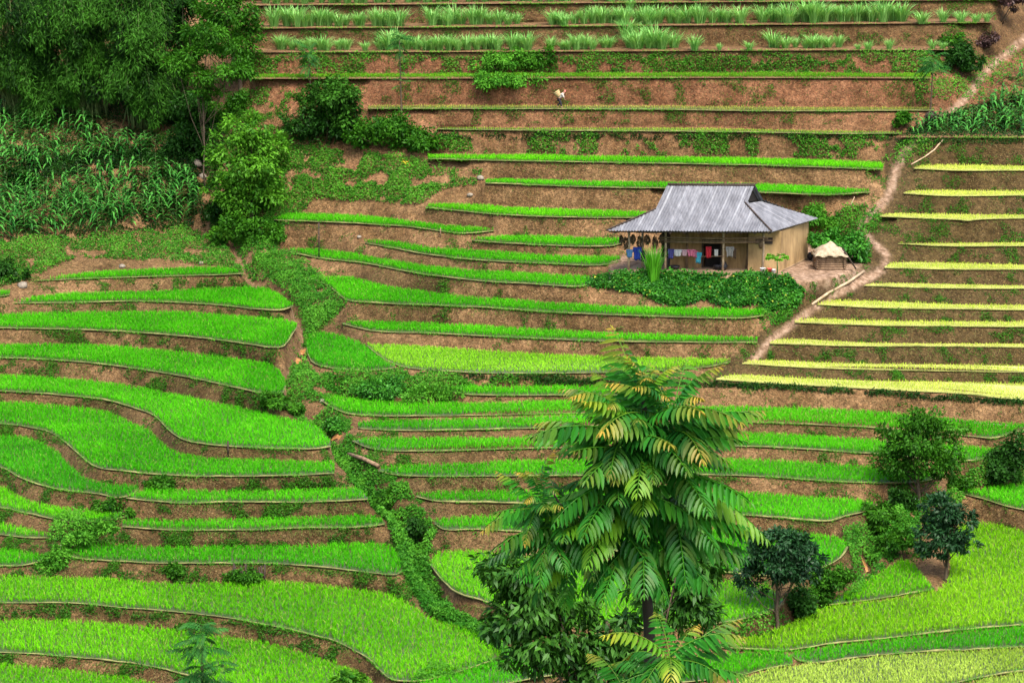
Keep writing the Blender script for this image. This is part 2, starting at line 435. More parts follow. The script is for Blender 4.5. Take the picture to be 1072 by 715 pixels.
def plainmat(name, c0, c1, scale=3.0, rough=.8, bump=.3, stretch=(1, 1, 1), spec=.3, detail=5, bscale=None, metal=0.0):
    m, nt, out = mat(name)
    v = coords(nt, stretch)
    f = noise(nt, scale, detail, .6, v)
    col = ramp(nt, f, [(.3, c0), (.7, c1)])
    b = N(nt, 'ShaderNodeBsdfPrincipled', Roughness=rough, Metallic=metal); b.inputs['Specular IOR Level'].default_value = spec
    nt.links.new(col, b.inputs['Base Color'])
    if bump:
        bp = N(nt, 'ShaderNodeBump', Strength=bump, Distance=.05)
        nt.links.new(noise(nt, bscale or scale * 3, 4, .6, v), bp.inputs['Height']); nt.links.new(bp.outputs[0], b.inputs['Normal'])
    nt.links.new(b.outputs[0], out.inputs[0]); return m

def earth_material():
    m, nt, out = mat('bank_earth')
    v = coords(nt); vs = coords(nt, (1.2, 1.2, .35)); vh = coords(nt, (.5, .5, 2.2))
    brown = ramp(nt, noise(nt, 2.6, 7, .78, v), [(.3, (.085, .05, .023)), (.48, (.195, .113, .054)), (.7, (.33, .205, .105))])
    red = ramp(nt, noise(nt, 2.2, 7, .75, v), [(.3, (.09, .037, .018)), (.5, (.19, .082, .042)), (.72, (.29, .145, .08))])
    olive = ramp(nt, noise(nt, 3.0, 7, .78, v), [(.3, (.026, .019, .005)), (.5, (.058, .041, .014)), (.72, (.115, .082, .03))])
    col = mix(nt, attr(nt, 'red'), brown, red)
    col = mix(nt, attr(nt, 'olive'), col, olive)
    st_ = ramp(nt, noise(nt, .55, 5, .65, coords(nt, (1, 1, .3))), [(.4, (.58, .55, .46)), (.56, (1, 1, 1))])
    col = mix(nt, .75, col, st_, 'MULTIPLY')
    # damp blotches and straw-coloured scraps of dead grass
    blot = ramp(nt, noise(nt, .8, 5, .7, v), [(.36, (.78, .74, .68)), (.62, (1.06, 1.04, 1.0))])
    col = mix(nt, .75, col, blot, 'MULTIPLY')
    scr = ramp(nt, noise(nt, 9, 3, .75, vs), [(.58, (0, 0, 0)), (.68, (1, 1, 1))])
    col = mix(nt, mix(nt, .45, (0, 0, 0), scr), col, (.27, .2, .1))
    moss = ramp(nt, noise(nt, 1.7, 6, .7, v), [(.6, (0, 0, 0)), (.72, (1, 1, 1))])
    mg = nt.nodes.new('ShaderNodeMath'); mg.operation = 'MULTIPLY'; nt.links.new(moss, mg.inputs[0]); nt.links.new(attr(nt, 'moss'), mg.inputs[1])
    col = mix(nt, mg.outputs[0], col, (.03, .06, .01))
    for sc_, lo_, hi_, f_ in ((5.5, .45, 1.3, .8), (13, .4, 1.5, .8)):
        g_ = ramp(nt, noise(nt, sc_, 4, .7, v), [(.36, (lo_, lo_ * .96, lo_ * .9)), (.5, (.9, .9, .9)), (.66, (hi_, hi_ * .98, hi_ * .92))])
        col = mix(nt, f_, col, g_, 'MULTIPLY')
    # bare trodden path
    pth = ramp(nt, noise(nt, 2.5, 5, .7, v), [(.34, (.10, .06, .035)), (.5, (.235, .15, .095)), (.66, (.38, .265, .185))])
    col = mix(nt, attr(nt, 'worn'), col, pth)
    b = N(nt, 'ShaderNodeBsdfPrincipled', Roughness=.92); b.inputs['Specular IOR Level'].default_value = .15
    nt.links.new(col, b.inputs['Base Color'])
    bp = N(nt, 'ShaderNodeBump', Strength=.8, Distance=.12)
    h = N(nt, 'ShaderNodeMath', operation='ADD'); nt.links.new(noise(nt, 2.2, 6, .7, vs), h.inputs[0]); nt.links.new(noise(nt, 11, 4, .7, v), h.inputs[1])
    nt.links.new(h.outputs[0], bp.inputs['Height']); nt.links.new(bp.outputs[0], b.inputs['Normal'])
    nt.links.new(b.outputs[0], out.inputs[0]); return m
M = {}
M['earth'] = earth_material()
M['bund'] = plainmat('bund_mud', (.08, .09, .025), (.25, .235, .085), 1.8, .9, .5)
M['mud'] = plainmat('paddy_mud', (.035, .05, .016), (.075, .09, .03), .9, .35, .15, spec=.5)
M['palemud'] = plainmat('sky_pale_water_mud', (.26, .27, .06), (.42, .42, .12), .9, .25, .1, spec=.5)  # pale base colour carries the sky reflected in the shallow water
M['bench'] = M['earth']
M['yard'] = plainmat('yard_soil', (.15, .1, .055), (.33, .23, .14), 1.1, .9, .4)
RICE = {  # crop: dark, light
 'green': ((.042, .33, .004), (.105, .55, .010)),
 'deep':  ((.030, .28, .006), (.07, .44, .010)),
 'bright':((.07, .40, .005), (.15, .60, .01)),
 'lime':  ((.16, .46, .010), (.31, .66, .035)),
 'lime2': ((.085, .40, .005), (.17, .58, .010)),
 'rice':  ((.080, .37, .003), (.165, .56, .007)),
 'yellow':((.13, .40, .004), (.26, .58, .012)),
 'pale':  ((.32, .48, .02), (.66, .74, .13)),
 'straw': ((.25, .42, .03), (.50, .66, .12)),
 'seed':  ((.20, .40, .01), (.36, .58, .05)),
 'dry':   ((.22, .28, .02), (.44, .46, .09)),
 'grass': ((.05, .22, .005), (.17, .44, .02)),
}
for k, (a, b) in RICE.items():
    M['rice_' + k] = leafmat('rice_' + k, a, b, dry=(.42, .38, .12), rough=.7, trans=.35, spec=.03)

# ------------------------------------------------------------------ ground
# the little stream cuts a gully, the footpath a worn trace
STREAM = catmull(PL('205,150 222,185 238,225 252,262 268,290 300,312 316,335 315,356 304,376 300,398 312,420 334,436 348,455 362,476 372,484 385,505 402,524 425,545 436,560 440,590 455,612 480,630 520,655 545,680 560,700'), 4)
STREAM2 = catmull(PL('1000,500 960,512 930,525 918,545 908,575 900,600 880,620 850,640 815,655 770,668'), 4)
PATH = catmull(PL('1090,25 1060,52 1035,72 1015,98 995,118 970,130 950,155 938,178 930,205 915,222 902,236 912,252 928,268 922,283 906,292 890,300 860,318 836,334 815,350 800,364 788,378'), 4)
def dist_px(px, py, line):
    d = np.full(px.shape, 1e9)
    for q in line:
        d = np.minimum(d, (px - q[0])**2 + (py - q[1])**2)
    return np.sqrt(d)
Pg = at_depth(GXX, GYY, LAM)
dS = np.minimum(dist_px(GXX, GYY, STREAM), dist_px(GXX, GYY, STREAM2)); dP = dist_px(GXX, GYY, PATH)
soft = (~tread).astype(float)
Pg[..., 2] -= 1.0 * np.exp(-(dS / 9)**2) * soft
dist = np.where(tread, 0, 9)
for _ in range(7):
    for ax in (0, 1):
        for sh in (1, -1): dist = np.minimum(dist, np.roll(dist, sh, ax) + 1)
amp = soft * np.clip(dist / 4.0, 0, 1)
n1 = vnoise(Pg, 1.3, 4) - .5; n2 = vnoise(Pg + 31.7, .5, 2) - .5; n3 = vnoise(Pg + 77.7, 5.0, 2) - .5
Pg[..., 1] += amp * (n1 * .26 + n2 * .2 - .04)
Pg[..., 2] += amp * (n1 * .08)
lowv = (GYY < 250) & (GXX < 460)
Pg[..., 2] += amp * np.where(lowv, n3 * .8, 0)
red = np.clip((175 - GYY) / 70, 0, 1) * np.clip((GXX - 240) / 60, 0, 1) * .9 * np.where(GYY < 62, .45, 1)
red = np.maximum(red, .55 * np.exp(-((GXX - 375)**2 / 900 + (GYY - 182)**2 / 250)))
olive = np.where((GXX > 925 - np.clip(GYY - 230, 0, 170) * 1.1) & (GYY < 404) & (GYY > 145), .85, 0) + np.where((GYY < 62) & (GXX > 255), .5, 0)
olive = np.clip(olive + np.clip((GYY - 255) / 40, 0, 1) * (GXX < 470) * np.clip(.42 + 1.6 * n3, 0, .9) + np.clip((GYY - 400) / 60, 0, 1) * (GXX >= 470) * np.clip(.2 + 1.6 * n3, 0, .7), 0, 1)
worn = np.exp(-(dP / 4.0)**4) * 1.0
yardz = ((GXX - 855) / 55)**2 + ((GYY - 288) / 16)**2
worn = np.clip(worn + .8 * np.exp(-yardz**2) + .35 * np.exp(-(dS / 4)**2) + .8 * pip(GXX, GYY, poly_of('Y', -2, 2)), 0, 1)
moss = np.where((GYY < 260) & (GXX < 470), 1.0, .35) + .5 * (GXX < 440) * (GYY > 380) + np.where((GYY < 62), .3, 0)
ii = np.arange(NX * NY).reshape(NY, NX)
Fg = np.stack([ii[:-1, :-1], ii[1:, :-1], ii[1:, 1:], ii[:-1, 1:]], -1).reshape(-1, 4)
hill = mesh('hillside', Pg.reshape(-1, 3), Fg, M['earth'], attrs={'red': red, 'olive': olive, 'worn': worn, 'moss': np.clip(moss, 0, 1)}, smooth=True)
kind(hill, 'structure')
def gpt(x, y):
    """point on the finished ground at a place of the photograph"""
    x = np.clip(np.asarray(x, float), gx[0], gx[-1] - 1e-3); y = np.clip(np.asarray(y, float), gy[0], gy[-1] - 1e-3)
    j = np.clip(np.searchsorted(gx, x, 'right') - 1, 0, NX - 2); i = np.clip(np.searchsorted(gy, y, 'right') - 1, 0, NY - 2)
    fx = ((x - gx[j]) / (gx[j + 1] - gx[j]))[..., None]; fy = ((y - gy[i]) / (gy[i + 1] - gy[i]))[..., None]
    return (Pg[i, j] * (1 - fx) + Pg[i, j + 1] * fx) * (1 - fy) + (Pg[i + 1, j] * (1 - fx) + Pg[i + 1, j + 1] * fx) * fy

# field beds, each level
bedV, bedF, palV, palF, benV, benF = [], [], [], [], [], []
FIELD3 = {}
for n in TR:
    pg = poly_of(n)
    P3 = at_plane(pg[:, 0], pg[:, 1], ZF(n, pg[:, 0]))
    FIELD3[n] = P3
    crop = TR[n][2]
    tgt = (benV, benF) if crop in ('earth', 'grass') else (palV, palF) if crop in ('pale',) else (bedV, bedF)
    if crop == 'yard': continue
    o = sum(len(v) for v in tgt[0]); tgt[0].append(P3); tgt[1].append(tuple(range(o, o + len(P3))))
for nm, VV, FF, mm in (('paddy_beds', bedV, bedF, 'mud'), ('seedling_beds', palV, palF, 'palemud'), ('bare_benches', benV, benF, 'bench')):
    kind(mesh(nm, np.vstack(VV), FF, M[mm]), 'structure')
# mud rims: a low uneven ridge along each front edge
mb = MB()
for n in TR:
    if TR[n][2] in ('yard', 'earth', 'grass'): continue
    pl = TR[n][1]
    m = (pl[:, 0] > -60) & (pl[:, 0] < 1132)
    pl = pl[m]
    if len(pl) < 3: continue
    P3 = at_plane(pl[:, 0], pl[:, 1], ZF(n, pl[:, 0]))
    nn = vnoise(P3 + 5.1, .9, 3)
    rr = (.006 + .075 * nn ** 1.8) * (1.25 if n in ('Ms', 'B2', 'B3', 'B5', 'B6', 'C1', 'Mr', 'Mq') else 1.0)
    if TR[n][2] == 'pale': rr = rr * .55
    P3[:, 2] += .01 + .05 * nn
    P3[:, 1] += (vnoise(P3 + 55, .5, 2) - .5) * .12
    mb.tube(P3, rr, 6)
kind(mb.build('paddy_bunds', M['bund'], smooth=True), 'structure')

# ------------------------------------------------------------------ rice
def field_points(n, sx, sy, dt, dr, jit=.3):
    pg = poly_of(n)
    a, b = TR[n][0].copy(), TR[n][1].copy()
    m = (a[:, 0] > -80) & (a[:, 0] < 1150); a = a[m]; m = (b[:, 0] > -80) & (b[:, 0] < 1150); b = b[m]
    a[:, 1] += dt; b[:, 1] -= dr
    yb = np.interp(a[:, 0], b[:, 0], b[:, 1]); a[:, 1] = np.minimum(a[:, 1], yb - .2)
    pg = np.vstack([a, b[::-1]])
    P = at_plane(pg[:, 0], pg[:, 1], ZF(n, pg[:, 0]))
    lo, hi = P.min(0), P.max(0)
    X, Y = np.meshgrid(np.arange(lo[0], hi[0], sx), np.arange(lo[1], hi[1] + sy, sy))
    X = X + rng.normal(0, jit * sx * .5, X.shape); Y = Y + rng.normal(0, jit * sy * .5, Y.shape)
    k = pip(X, Y, P[:, :2])
    X, Y = X[k], Y[k]; xp = to_px(np.stack([X, Y, np.full(len(X), ZT[n])], -1))[0]
    return np.stack([X, Y, ZF(n, xp)], -1)
def blades(P, h, w, nb, spread=.5, bend=.35, hv=.25):
    """tufts of nb bent blades: returns V, quads, tint source rows"""
    B = np.repeat(P, nb, 0); m = len(B)
    az = rng.uniform(0, 2 * math.pi, m); ln = rng.uniform(.1, 1, m) * spread
    H = np.broadcast_to(np.repeat(np.broadcast_to(h, (len(P),)), nb), (m,)) * rng.normal(1, hv, m).clip(.4, 1.6)
    d = np.stack([np.cos(az), np.sin(az), np.zeros(m)], -1); s = np.stack([-np.sin(az + rng.normal(0, .8, m)), np.cos(az), np.zeros(m)], -1)
    W = (w * rng.uniform(.7, 1.2, m))[:, None]
    up = np.array([0, 0, 1.0])
    mid = B + d * (H * ln * .35)[:, None] + up * (H * .62)[:, None]
    tip = B + d * (H * (ln * .8 + bend * rng.uniform(0, 1, m)))[:, None] + up * (H * (1.0 - .25 * ln))[:, None]
    base = B + d * .015
    V = np.stack([base - s * W * .3, mid - s * W * .5, tip, mid + s * W * .5], 1).reshape(-1, 3)
    F = np.arange(m * 4).reshape(m, 4)
    return V, F
CROPH = {'pale': .18, 'straw': .18, 'seed': .2, 'dry': .16, 'lime': .2, 'grass': .3, 'deep': .26, 'rice': .24, 'yellow': .26, 'lime2': .24}
byc = {}; frng = np.random.default_rng(11)
for n in TR:
    crop = TR[n][2]
    if crop in ('earth', 'yard'): continue
    b = TR[n][1]
    a = TR[n][0]
    th = float(np.median(np.interp(a[:, 0], b[:, 0], b[:, 1]) - a[:, 1]))
    c = a[len(a) // 2]; s = pxm(np.clip(c[0], 0, 1072), c[1] + th / 2)
    h = CROPH.get(crop, .24); h = min(h, .55 * th / s)
    sparse = crop in ('pale', 'dry', 'seed')
    sx = .13 if not sparse else .16
    if crop == 'straw': sx = .10
    sy = .15 if not sparse else .2
    P = field_points(n, sx, sy, h * s * .3, .7 if th < 8 else 1.3, .35 if sparse else .8)
    if len(P) == 0: continue
    big = vnoise(P + np.array([0, 0, idx[n] * 9.1]), 2.2, 3)
    nb = 4 if sparse else 8
    hh = h * (.75 + .5 * big)
    V, F = blades(P, hh, .022 if not sparse else .026, nb, .6)
    big2 = vnoise(P + np.array([5, 9, idx[n] * 3.3]), 7.0, 3)
    t = np.repeat(np.clip(.5 + (big - .5) * 1.1 + (big2 - .5) * 2.2 + frng.uniform(-.16, .16), 0, 1), nb) * .75 + rng.uniform(0, .25, len(F))
    dry = (rng.uniform(0, 1, len(F)) < (.10 if crop in ('rice', 'yellow', 'lime2') else .045)) * rng.uniform(.3, .9, len(F))
    byc.setdefault(crop, []).append((V, F, np.repeat(t, 4), np.repeat(dry, 4)))
RICELAB = {'green': 'young green rice', 'deep': 'dark green rice'}
tot = 0
for crop, L in byc.items():
    V = np.vstack([q[0] for q in L]); off = np.cumsum([0] + [len(q[0]) for q in L[:-1]])
    F = np.vstack([q[1] + o for q, o in zip(L, off)])
    tot += len(F)
    o = mesh('rice' if crop not in ('grass',) else 'bench_grass', V, F, M['rice_' + crop], attrs={'tint': np.concatenate([q[2] for q in L]), 'dry': np.concatenate([q[3] for q in L])})
    kind(o, 'stuff')


# ------------------------------------------------------------------ plant kit
def unit(v): return v / np.maximum(np.linalg.norm(v, axis=-1, keepdims=True), 1e-9)
def leafquads(P, D, Nn, L, W, fold=.25):
    m = len(P); D = unit(D); S = unit(np.cross(D, Nn)); Nn = np.cross(S, D)
    L = np.broadcast_to(L, (m,))[:, None]; W = np.broadcast_to(W, (m,))[:, None]
    mid = P + D * L * .45
    V = np.stack([P, mid + S * W * .5 + Nn * W * fold, P + D * L - Nn * L * .12, mid - S * W * .5 + Nn * W * fold], 1).reshape(-1, 3)
    return V, np.arange(4 * m).reshape(m, 4)
def rdir(n):
    v = rng.normal(size=(n, 3)); return unit(v)
def cloud(blobs, n, L, W, nc=60, csig=.22, out=.7, droop=.25, up=.35, shell=.45, lv=.3, vert=1.0, fold=.25):
    """leaf clumps through a set of ellipsoids -> V, F, tint, clump centres"""
    B = np.asarray(blobs, float)
    wgt = (B[:, 3] * B[:, 4] * B[:, 5]) ** .66; wgt /= wgt.sum()
    k = rng.choice(len(B), nc, p=wgt)
    d = rdir(nc); r = rng.uniform(0, 1, nc) ** shell
    C = B[k, :3] + d * B[k, 3:6] * r[:, None]
    sg = csig * (B[k, 3:6].mean(1)) * rng.uniform(.6, 1.35, nc)
    cw = sg ** 1.5; cw /= cw.sum()
    q = rng.choice(nc, n, p=cw)
    off = rng.normal(size=(n, 3)); off /= np.maximum(np.linalg.norm(off, axis=1, keepdims=True), 1e-6); off *= rng.uniform(0, 1, (n, 1)) ** .5 * 1.5
    P = C[q] + off * sg[q][:, None] * np.array([1, 1, .75 * vert])
    od = unit((P - B[k[q], :3]) / B[k[q], 3:6])
    D = od * out + rdir(n) * .8 + off * .4 - np.array([0, 0, 1]) * droop
    Nn = unit(od * .5 + np.array([0, 0, 1]) * up + rdir(n) * .45)
    LL = L * rng.uniform(1 - lv, 1 + lv, n)
    V, F = leafquads(P, D, Nn, LL, LL * W, fold)
    ct = rng.uniform(0, 1, nc)
    t = np.clip(.55 * ct[q] + .45 * rng.uniform(0, 1, n), 0, 1)
    return V, F, np.repeat(t, 4), C
def px3(p0, s, dx, dy, dd=0.0):
    return np.array([p0[0] + dx / s, p0[1] + dd, p0[2] - dy / s])
def blobs_px(p0, s, bx, bl):
    """bl: rows (x, y, rx, ry[, depth shift m]) in photo pixels around a plant rooted at p0 / pixel bx"""
    o = []
    for b in bl:
        rx_, rz_ = b[2] / s, b[3] / s
        c = px3(p0, s, b[0] - bx[0], b[1] - bx[1], b[4] if len(b) > 4 else 0)
        o.append((*c, rx_, max(rx_, rz_) * .9, rz_))
    return o
M['bark'] = plainmat('bark', (.035, .024, .015), (.11, .08, .05), 5, .9, .6, (1, 1, .25))
M['palebark'] = plainmat('pale_bark', (.10, .075, .05), (.24, .19, .13), 5, .9, .5, (1, 1, .25))
M['blackbark'] = plainmat('dark_bark', (.008, .006, .006), (.03, .022, .016), 5, .85, .6, (1, 1, .25))
M['stem'] = plainmat('green_stem', (.05, .09, .02), (.12, .17, .05), 5, .7, .2)
LEAF = {
 'bamboo': leafmat('bamboo_leaf', (.0025, .015, .002), (.052, .18, .015), rough=.55, trans=.25, spec=.06),
 'mid':   leafmat('broad_leaf', (.006, .045, .003), (.06, .21, .012), trans=.3, spec=.08),
 'light': leafmat('fresh_leaf', (.010, .075, .005), (.12, .33, .02), trans=.3, spec=.08),
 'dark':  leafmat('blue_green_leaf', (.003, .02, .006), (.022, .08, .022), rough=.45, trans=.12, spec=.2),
 'shade': leafmat('deep_green_leaf', (.003, .018, .002), (.026, .10, .010), trans=.2, spec=.08),
 'vine':  leafmat('bean_leaf', (.010, .085, .006), (.06, .25, .018), dry=(.5, .5, .06), trans=.2, spec=.15),
 'weed':  leafmat('weed_leaf', (.022, .12, .008), (.11, .34, .025), dry=(.2, .17, .06), trans=.3, spec=.06),
 'glossy': leafmat('glossy_leaf', (.010, .055, .005), (.055, .17, .016), young=(.3, .3, .04), rough=.45, trans=.2, spec=.2),
 'pinnate': leafmat('pinnate_leaf', (.006, .07, .006), (.035, .22, .013), young=(.40, .27, .035), dry=(.20, .40, .012), rough=.42, trans=.34, spec=.2),
 'sapling': leafmat('sapling_leaf', (.006, .055, .008), (.03, .15, .018), young=(.2, .3, .05), rough=.55, trans=.25, spec=.12),
 'cane':  leafmat('cane_leaf', (.06, .24, .03), (.32, .60, .17), trans=.3, spec=.15),
 'maize': leafmat('maize_leaf', (.006, .07, .006), (.09, .34, .05), trans=.3, spec=.15),
 'reed':  leafmat('reed_leaf', (.05, .25, .01), (.14, .46, .03), trans=.3, spec=.1),
 'purple': leafmat('purple_leaf', (.03, .02, .018), (.10, .05, .045), trans=.15, spec=.2),
 'drygrass': leafmat('dry_grass', (.08, .055, .022), (.30, .22, .10), dry=(.06, .16, .015), rough=.8, trans=.2, spec=.1),
}
def limbs(mb, base, top, r0, targets, r1=None, wob=.06, n=7):
    base, top = np.asarray(base, float), np.asarray(top, float)
    h = np.linalg.norm(top - base)
    t = np.linspace(0, 1, 8)[:, None]
    P = base + (top - base) * t + np.cumsum(rng.normal(0, wob * h / 8, (8, 3)) * np.array([1, 1, 0]), 0) * (t > 0)
    rr = np.linspace(r0, (r1 or r0 * .35), 8); rr[0] *= 1.35
    mb.tube(P, rr, n)
    for c in targets:
        f = rng.uniform(.35, .95); a = P[int(f * 7)]
        ra = r0 * (1 - .65 * f) * .55
        m = a * .5 + c * .5 + np.array([0, 0, -.12 * np.linalg.norm(c - a)])
        mb.tube(np.array([a, a * .7 + m * .3 + [0, 0, .02], m, c]), [ra, ra * .8, ra * .55, ra * .2], 5)
def plant(name, label, cat, bx, bl, leaf, n, L, W, trunk=None, nc=60, group=None, bark='bark', p0=None, s=None, nl=10, tr=None, **kw):
    """bx: root pixel; bl: crown ellipsoids in pixels; L in pixels; trunk: top pixel; tr: trunk radius px"""
    if p0 is None:
        p0 = gpt(bx[0], bx[1]); s = FPX / to_px(p0)[2]
    bb = blobs_px(p0, s, bx, bl)
    V, F, t, C = cloud(bb, n, L / s, W, nc, **kw)
    tree = trunk is not None
    root = thing(name, label, cat, p0, group)
    off = np.asarray(p0)
    mb = MB()
    sel = C[rng.choice(len(C), min(nl, len(C)), False)]
    if tree:
        limbs(mb, p0 - np.array([0, 0, .25]), px3(p0, s, trunk[0] - bx[0], trunk[1] - bx[1]), (tr or 2.5) / s, sel)
        mb.V = [v - off for v in mb.V]
        mb.build('trunk', M[bark], root, True)
    else:
        for c in sel:
            mb.tube([p0 + rng.normal(0, .12, 3) * [1, 1, 0] - [0, 0, .1], (p0 + c) / 2 + rng.normal(0, .08, 3), c], [.03, .022, .008], 4)
        mb.V = [v - off for v in mb.V]
        mb.build('stems', M[bark], root, True)
    mesh('crown' if tree else 'foliage', V - off, F, LEAF[leaf], root, {'tint': t})
    return root

def compound(p, az, el, L, npair=13, ll=.26, lw=.06, droop=1.0, young=0.0, hang=.42, detail=True):
    """one feather-shaped leaf: V, F(list), tint, young, dry"""
    V, F, Tt, Yg, Dr = [], [], [], [], []
    nseg = npair + 1
    d = np.array([math.cos(az) * math.cos(el), math.sin(az) * math.cos(el), math.sin(el)])
    side = np.array([-math.sin(az), math.cos(az), 0]); cur = np.array(p, float); e = el
    step = L / nseg; base_t = rng.uniform(0, .6); bri = float(rng.random() < .07) * .5
    pts = [cur.copy()]; es = [e]
    for i in range(nseg):
        e -= droop / nseg * (.4 + 1.2 * i / nseg)
        d = np.array([math.cos(az) * math.cos(e), math.sin(az) * math.cos(e), math.sin(e)])
        cur = cur + d * step; pts.append(cur.copy()); es.append(e)
    def add(v, f, t, y, dr):
        o = len(V); V.extend(v); F.extend([tuple(q + o for q in ff) for ff in f]); Tt.extend([t] * len(v)); Yg.extend(y if isinstance(y, list) else [y] * len(v)); Dr.extend([dr] * len(v))
    # rachis: flat ribbon of triangular section
    for i in range(nseg):
        r = .008 * (1 - .7 * i / nseg) * L
        a, b = pts[i], pts[i + 1]; u = np.array([0, 0, 1.0])
        add([a + side * r, a - side * r, a + u * r, b + side * r, b - side * r, b + u * r], [(0, 3, 5, 2), (1, 2, 5, 4), (0, 1, 4, 3)], .9, young * .4, .12)
    for i in range(1, nseg + 1):
        f = i / nseg
        dd = unit(pts[i] - pts[i - 1]); upv = np.cross(side, dd); upv = upv if upv[2] > 0 else -upv
        size = (math.sin(math.pi * (.12 + .8 * f)) ** .6) * (.75 if f > .9 else 1)
        for sg in ((1, -1) if i < nseg else (1, -1, 0)):
            fw = .45 + .35 * f
            if sg == 0: ldir = dd.copy()
            else: ldir = unit(side * sg * (1 - .25 * f) + dd * fw - np.array([0, 0, 1]) * (hang + rng.uniform(-.1, .25)))
            Lq = ll * L * size * rng.uniform(.88, 1.1); Wq = lw * L * size * rng.uniform(.9, 1.1)
            nrm = unit(upv + side * sg * .5); s2 = unit(np.cross(ldir, nrm)); nrm = np.cross(s2, ldir)
            q0 = pts[i] + rng.normal(0, .004, 3)
            yv = min(1, max(0, young * (2.2 * f ** 3.6 - .25) + rng.normal(0, .05)))
            tv = min(1, max(0, base_t + rng.uniform(-.1, .4))); dv = bri * rng.uniform(.6, 1)
            if detail:
                cup = .3
                prof = [(0, .12), (.22, .85), (.55, 1.0), (.82, .6), (1.0, 0)]
                v = []
                for k, (a, wv) in enumerate(prof):
                    sag = -nrm * Lq * .22 * a * a
                    c = q0 + ldir * Lq * a + sag
                    v += [c - s2 * Wq * .5 * wv + nrm * Wq * cup * wv, c, c + s2 * Wq * .5 * wv + nrm * Wq * cup * wv]
                fc = []
                for k in range(4):
                    fc += [(3 * k, 3 * k + 1, 3 * k + 4, 3 * k + 3), (3 * k + 1, 3 * k + 2, 3 * k + 5, 3 * k + 4)]
                add(v, fc, tv, yv, dv)
            else:
                m = q0 + ldir * Lq * .45
                add([q0, m + s2 * Wq * .5, q0 + ldir * Lq - nrm * Lq * .15, m - s2 * Wq * .5], [(0, 1, 2, 3)], tv, yv, dv)
    return V, F, Tt, Yg, Dr
def pinnate_tree(name, label, p0, s, bx, trunk_pts, whorls, leaf='pinnate', r0=.07, r1=.03, bark='blackbark', detail=True, group=None, npair=13, branches=(), ll=.26, lw=.06):
    """whorls: (px, py, depth m, count, leaf length px, elevation deg, droop, youngness)"""
    root = thing(name, label, 'tree', p0, group)
    off = np.asarray(p0, float)
    tp = [off - np.array([0, 0, .2])] + [px3(p0, s, x - bx[0], y - bx[1], d) for x, y, d in trunk_pts]
    mb = MB(); mb.tube(catmull3(np.array(tp)) - off, np.linspace(r0, r1, len(catmull3(np.array(tp)))), 9)
    for br in branches:
        q = catmull3(np.array([px3(p0, s, x - bx[0], y - bx[1], d) for x, y, d in br]))
        mb.tube(q - off, np.linspace(r1 * .9, r1 * .35, len(q)), 7)
    mb.build('trunk', M[bark], root, True)
    V, F, Tt, Yg, Dr = [], [], [], [], []
    for (x, y, dd, cnt, Lp, el, dr, yg) in whorls:
        c = px3(p0, s, x - bx[0], y - bx[1], dd); a0 = rng.uniform(0, 6.28)
        for k in range(cnt):
            az = a0 + k * 2.399 + rng.normal(0, .15)
            q = compound(c + np.array([0, 0, rng.uniform(-9, 9) / s]), az, R(el + rng.normal(0, 16)), Lp / s * rng.uniform(.72, 1.05), npair, droop=dr * rng.uniform(.55, 1.05), young=max(0, yg * rng.uniform(.3, 1.3)), detail=detail, ll=ll, lw=lw)
            o = len(V); V += q[0]; F += [tuple(i + o for i in f) for f in q[1]]; Tt += q[2]; Yg += q[3]; Dr += q[4]
    mesh('crown', np.array(V) - off, F, LEAF[leaf], root, {'tint': Tt, 'young': Yg, 'dry': Dr})
    return root
def catmull3(P, n=5):
    Q = np.vstack([2 * P[0] - P[1], P, 2 * P[-1] - P[-2]]); out = []
    for i in range(1, len(Q) - 2):
        t = (np.arange(n) / n)[:, None]
        a, b, c, d = Q[i - 1:i + 3]
        out.append(.5 * (2 * b + (c - a) * t + (2 * a - 5 * b + 4 * c - d) * t**2 + (3 * b - a - 3 * c + d) * t**3))
    return np.vstack(out + [P[-1:]])

# ------------------------------------------------------------------ the slope on the viewer's side
ZB = float(at_depth(536, 800, lam_at(536, 800))[2]); YB = float(at_depth(536, 800, lam_at(536, 800))[1])
def near_z(y): return (CAMH - 1.7) + (ZB - CAMH + 1.7) * np.clip(y / YB, -.2, 1) - 1.2 * np.sin(np.pi * np.clip(y / YB, 0, 1))
X, Y = np.meshgrid(np.linspace(-75, 75, 120), np.linspace(-12, YB + 3, 90))
Z = near_z(Y) + (vnoise(np.stack([X, Y, X * 0], -1), 4, 3) - .5) * .5 - np.where(Y > YB - 4, .5, 0)
i2 = np.arange(X.size).reshape(X.shape)
M['turf'] = plainmat('rough_turf', (.03, .07, .012), (.1, .15, .04), 1.5, .95, .5)
kind(mesh('near_slope', np.stack([X, Y, Z], -1).reshape(-1, 3), np.stack([i2[:-1, :-1], i2[:-1, 1:], i2[1:, 1:], i2[1:, :-1]], -1).reshape(-1, 4), M['turf'], smooth=True), 'structure')
def root_at(px, depth):
    """a plant rooted on the near slope in the column px, at a distance"""
    x = (px - CX) / FPX * depth
    y = depth / 1.0
    for _ in range(20):
        z = float(near_z(y)); lam = y * cp - (z - CAMH) * sp; x = (px - CX) / FPX * lam
    p = np.array([x, y, z]); a, b, lam = to_px(p)
    return p, FPX / lam, (float(a), float(b))

